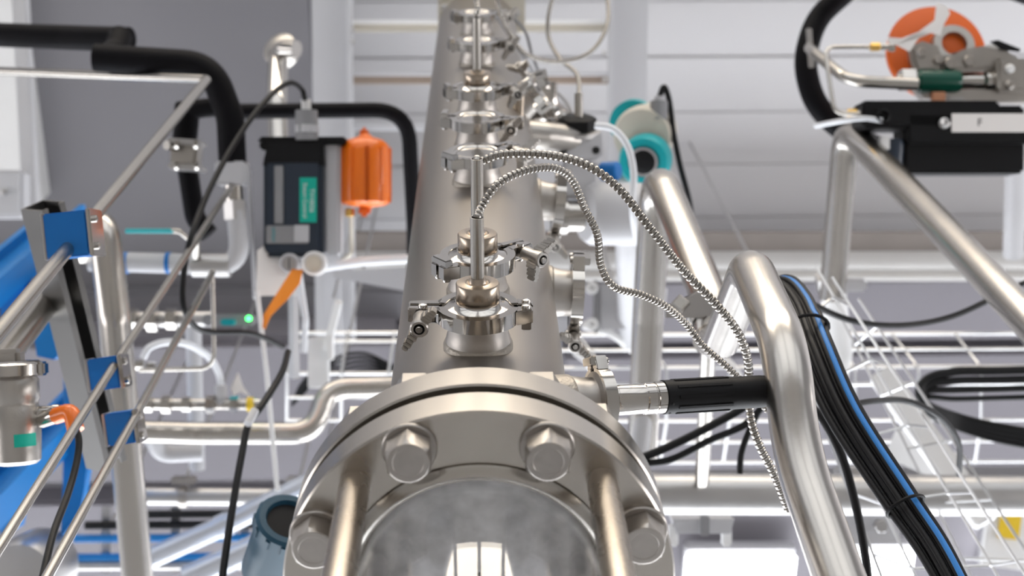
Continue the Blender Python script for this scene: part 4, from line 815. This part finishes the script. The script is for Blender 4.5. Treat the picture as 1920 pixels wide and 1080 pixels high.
# twisted white tag
def ribbon(name, label, cat, pts, m, th=.0012):
    P = [D(*p) for p in pts]; mb = MB(); va = [mb.bm.verts.new(p) for p in P]; vb = [mb.bm.verts.new(p + FWD * th) for p in P]
    mb.bm.faces.new(va); mb.bm.faces.new(vb[::-1])
    for i in range(len(P)): j = (i + 1) % len(P); mb.bm.faces.new((va[i], va[j], vb[j], vb[i]))
    return solo(name, label, cat, mb, m, P[0])
ribbon('paper_tag', 'small pointed white tag tied above the fitting row', 'tag', [(446, 698, 2.5), (455, 722, 2.5), (470, 745, 2.52), (452, 735, 2.5), (438, 742, 2.48), (432, 728, 2.5)], PAPER)
ribbon('marking_ribbon', 'orange marking ribbon hanging under the pressure gauges', 'ribbon', [(548, 504, 2.42), (568, 506, 2.43), (562, 532, 2.42), (540, 560, 2.4), (508, 592, 2.4), (497, 618, 2.42), (492, 614, 2.42), (494, 590, 2.42), (520, 548, 2.44)], ORIB)
ribbon('paper_sheet', 'white sheet hanging below the navy positioner', 'sheet', [(482, 470, 2.5), (512, 445, 2.52), (540, 500, 2.52), (530, 552, 2.5), (480, 556, 2.48)], PAPER)
pipe('white_rod', 'slim white rod running down past the orange ribbon', [(482, 545, 2.45), (500, 700, 2.45), (520, 920, 2.45)], W(9, 2.45), WHITE, .03, 10, 'rod')
pipe('white_rod', 'slim grey rod dropping beside the fitting block at the pipe bend', [(466, 320, 2.55), (474, 480, 2.52), (478, 560, 2.5)], W(8, 2.5), LGREY, .03, 10, 'rod')
pipe('strut_post', 'bright upright strut behind the orange ribbon', [(550, 520, 2.75), (552, 710, 2.75)], W(20, 2.75), LGREY, .03, 4, 'strut')
pipe('hose_pair', 'pale hose hanging beside the bright strut', [(560, 510, 2.6), (573, 600, 2.6), (570, 660, 2.62)], W(13, 2.6), HOSE, .03, 10, 'hose')
t = thing('junction_bracket', 'white lit bracket standing in the left basket tray', 'bracket', D(600, 670, 2.8))
fin('plate', MB().box(camfr(D(598, 680, 2.8)), W(38, 2.8), W(95, 2.8), .03, .003), WHITE, t, True)
fin('arm', MB().bar(D(612, 655, 2.78), D(635, 565, 2.75), W(14, 2.8), .02, bev=.002), WHITE, t, True)
fin('foot', MB().box(camfr(D(620, 645, 2.78)), W(10, 2.8), W(60, 2.8), .04, .002), WHITE, t, True)
t = thing('grey_channel_post', 'grey sheet channel beside the column edge', 'post', D(640, 590, 3.3))
fin('side', MB().bar(D(622, 500, 3.42), D(628, 680, 3.47), W(30, 3.3), .05, bev=.003), LGREY, t, True)
hang(t, 625, 560, 3.3)
fin('shelf', MB().prism([((x - 690) * 3.3 / FPX, (540 - y) * 3.3 / FPX) for x, y in ((628, 508), (770, 500), (770, 548), (628, 520))], .02, camfr(D(690, 540, 3.3)), .002), LGREY, t, True)
solo('cable', 'grey and black cable falling in front of the lower left pipes', 'cable', MB().tube(spline([D(540, 660, 2.1), D(528, 700, 2.0), D(490, 762, 1.92), D(466, 795, 1.9), D(452, 860, 1.86), D(438, 940, 1.82), D(424, 1030, 1.78), D(415, 1100, 1.75)]), W(7, 1.9), 10), BLACK, D(452, 860, 1.86))
solo('cable_end', 'small white joint where the falling cable bends', 'joint', MB().tube([D(478, 770, 1.9), D(464, 795, 1.88)], W(8, 1.9), 12), LGREY, D(470, 785, 1.9))
# lower left
pipe('lower_pipe', 'grey level pipe low at the left with two brackets', [(270, 930, 2.9), (600, 932, 2.9)], W(34, 2.9), GALV, .03, 20)
for x, lab in ((345, 'left dark bracket under the low grey pipe'), (560, 'right dark bracket under the low grey pipe')):
    t = thing('pipe_bracket', lab, 'bracket', D(x, 930, 2.85))
    fin('band', MB().tube([D(x - 7, 931, 2.9), D(x + 7, 931, 2.9)], W(21, 2.9), 20), BOLT, t, True)
    fin('foot', MB().box(camfr(D(x, 900, 2.88)), W(44, 2.9), W(14, 2.9), .03, .003), BOLT, t, True)
    hang(t, x, 905, 2.9)
pipe('diagonal_tube', 'upper of two shiny pale blue tubes slanting at lower left', [(270, 1052, 2.6), (420, 985, 2.6), (580, 905, 2.6)], W(40, 2.6), SILVER, .1, 24, 'tube')
pipe('diagonal_tube', 'lower of two shiny pale blue tubes slanting at lower left', [(350, 1085, 2.5), (470, 1030, 2.5), (610, 950, 2.5)], W(48, 2.5), SILVER, .1, 24, 'tube')
solo('tube_collar', 'collar round the upper slanting pale tube', 'collar', MB().lathe([(W(23, 2.6), -.012), (W(23, 2.6), .012)], fr(D(420, 985, 2.6), D(580, 905, 2.6) - D(270, 1052, 2.6)), 28), SILVER, D(420, 985, 2.6))
t = thing('cable_ladder', 'dark cable ladder with blue strips behind the slanting pale tubes', 'cable ladder', D(350, 1010, 3.1))
for y, x0, x1, m, nm in ((1010, 140, 600, BLUEF, 'blue_strip'), (1046, 100, 600, BLUEF, 'blue_strip'), (985, 160, 600, BLACK, 'black_strip'), (965, 240, 600, BLACK, 'black_strip'), (1062, 120, 640, GALV, 'rail')):
    fin(nm, MB().tube([D(x0, y, 3.1), D(x1, y - 3, 3.1)], W(8, 3.1), 10), m, t, True)
for x in (200, 330, 460, 580): fin('cross_bar', MB().bar(D(x, 950, 3.13), D(x, 1072, 3.13), .02, .012), GALV, t, True)
hang(t, 580, 1000, 3.12, 4.8); hang(t, 200, 1000, 3.12, 4.8)
# petrol blue transmitter half hidden by the flange
k = 1.75 / FPX
t = thing('pressure_transmitter', 'petrol blue round transmitter peeping out left of the flange', 'transmitter', fr(D(538, 985, 1.75), UPI * .72 - FWD * .62 + RIGHT * .32, RIGHT))
fin('housing', MB().lathe([(46 * k, -150 * k), (58 * k, -140 * k), (58 * k, -20 * k), (62 * k, -16 * k), (62 * k, 14 * k), (56 * k, 20 * k), (44 * k, 20 * k), (40 * k, 8 * k), (5 * k, 8 * k)], M4(), 40), BLUED, t)
for i in range(12):
    fin('rib', MB().box(M4.Rotation(i * math.pi / 6, 4, 'Z') @ M4.Translation((62 * k, 0, 0)), 6 * k, 12 * k, 24 * k, 2 * k), BLUED, t)
fin('window', MB().lathe([(40 * k, 8 * k), (40 * k, 11 * k), (4 * k, 11 * k)], M4(), 32), BLACKP, t)
t = thing('pipe_shoe', 'grey pipe shoe under the level pipe beside the cable bundle', 'bracket', D(1600, 925, 2.25))
fin('saddle', MB().box(camfr(D(1604, 905, 2.28)), W(70, 2.28), W(60, 2.28), .05, .004), GALV, t, True)
fin('base_plate', MB().box(camfr(D(1612, 985, 2.32)), W(150, 2.3), W(70, 2.3), .02, .004), LGREY, t, True)
fin('bolt', MB().hexl([(.012, 0, 1), (.012, .01, 1), (.01, .012, 0)], camfr(D(1650, 985, 2.30)), 12), GALV, t, True)
t = thing('lamp_cradle', 'pale cradle bracket hanging under the level pipe near the flange', 'bracket', D(1310, 980, 2.3))
fin('tray', MB().prism([(-.050, .012), (.052, .012), (.046, -.012), (-.042, -.012)], .05, camfr(D(1310, 978, 2.32)), .003), LGREY, t, True)
fin('stem', MB().box(camfr(D(1321, 985, 2.26)), W(16, 2.3), W(36, 2.3), .02, .002), GREYP, t, True)
for x in (1262, 1362): fin('clip', MB().box(camfr(D(x, 1003, 2.29)), W(18, 2.3), W(40, 2.3), .02, .003), WHITE, t, True)
# lower right yellow and pale items behind the wire tray
t = thing('lamp_bracket', 'white bracket with yellow sticker at the lower right edge', 'bracket', D(1880, 1000, 3.0))
fin('plate', MB().box(camfr(D(1890, 1010, 3.0), -8), W(90, 3), W(110, 3), .02, .003), WHITE, t, True)
fin('sticker', MB().box(camfr(D(1893, 985, 2.98), -8), W(40, 3), W(50, 3), .003, .001), YELLOW, t, True)
t = thing('slanted_strut', 'bright white strut slanting behind the looping cable at right', 'strut', D(1740, 840, 2.7))
fin('bar', MB().bar(D(1650, 700, 2.75), D(1850, 980, 2.6), W(46, 2.7), .04, bev=.004), WHITE, t, True)
t = thing('slanted_strut', 'white sheet bracket behind the wire tray near the level pipe', 'strut', D(1740, 840, 2.8))
fin('bar', MB().bar(D(1670, 830, 2.8), D(1790, 880, 2.75), W(60, 2.8), .02, bev=.003), WHITE, t, True)
for i, (x0, y0, x1, y1) in enumerate(((1095, 610, 1190, 660), (1080, 660, 1120, 720), (1340, 660, 1400, 740))):
    solo('pale_hose', ['pale hose end below the hanging wing nut', 'short pale hose above the probe clamp', 'pale hose between post and conduit'][i], 'hose', MB().tube(spline([D(x0, y0, 2.96), D((x0 + x1) / 2 + 6, (y0 + y1) / 2 - 8, 2.92), D(x1, y1, 2.96)]), W(8, 2.9), 10), WHITE, D(x0, y0, 2.96))
t = thing('junction_box', 'grey panel box with two lugs behind the hanging wing nut', 'box', camfr(D(1160, 575, 2.9)))
kk = 2.9 / FPX
fin('panel', MB().box(M4(), 78 * kk, 85 * kk, .03, .004), LGREY, t)
fin('frame_side', MB().box(M4.Translation((-44 * kk, 0, .01)), 10 * kk, 100 * kk, .05, .003), GREYP, t)
hang(t, 1160, 575, 2.91)
for y in (35, -32): fin('lug', MB().lathe([(12 * kk, 0), (12 * kk, .012), (5 * kk, .013), (4 * kk, .008)], M4.Translation((-52 * kk, y * kk, .03)), 16), WHITE, t)

for o_, x, y in ((basket_r, 1500, 660), (basket_l, 640, 700)): hang(o_, x, y, 2.98)
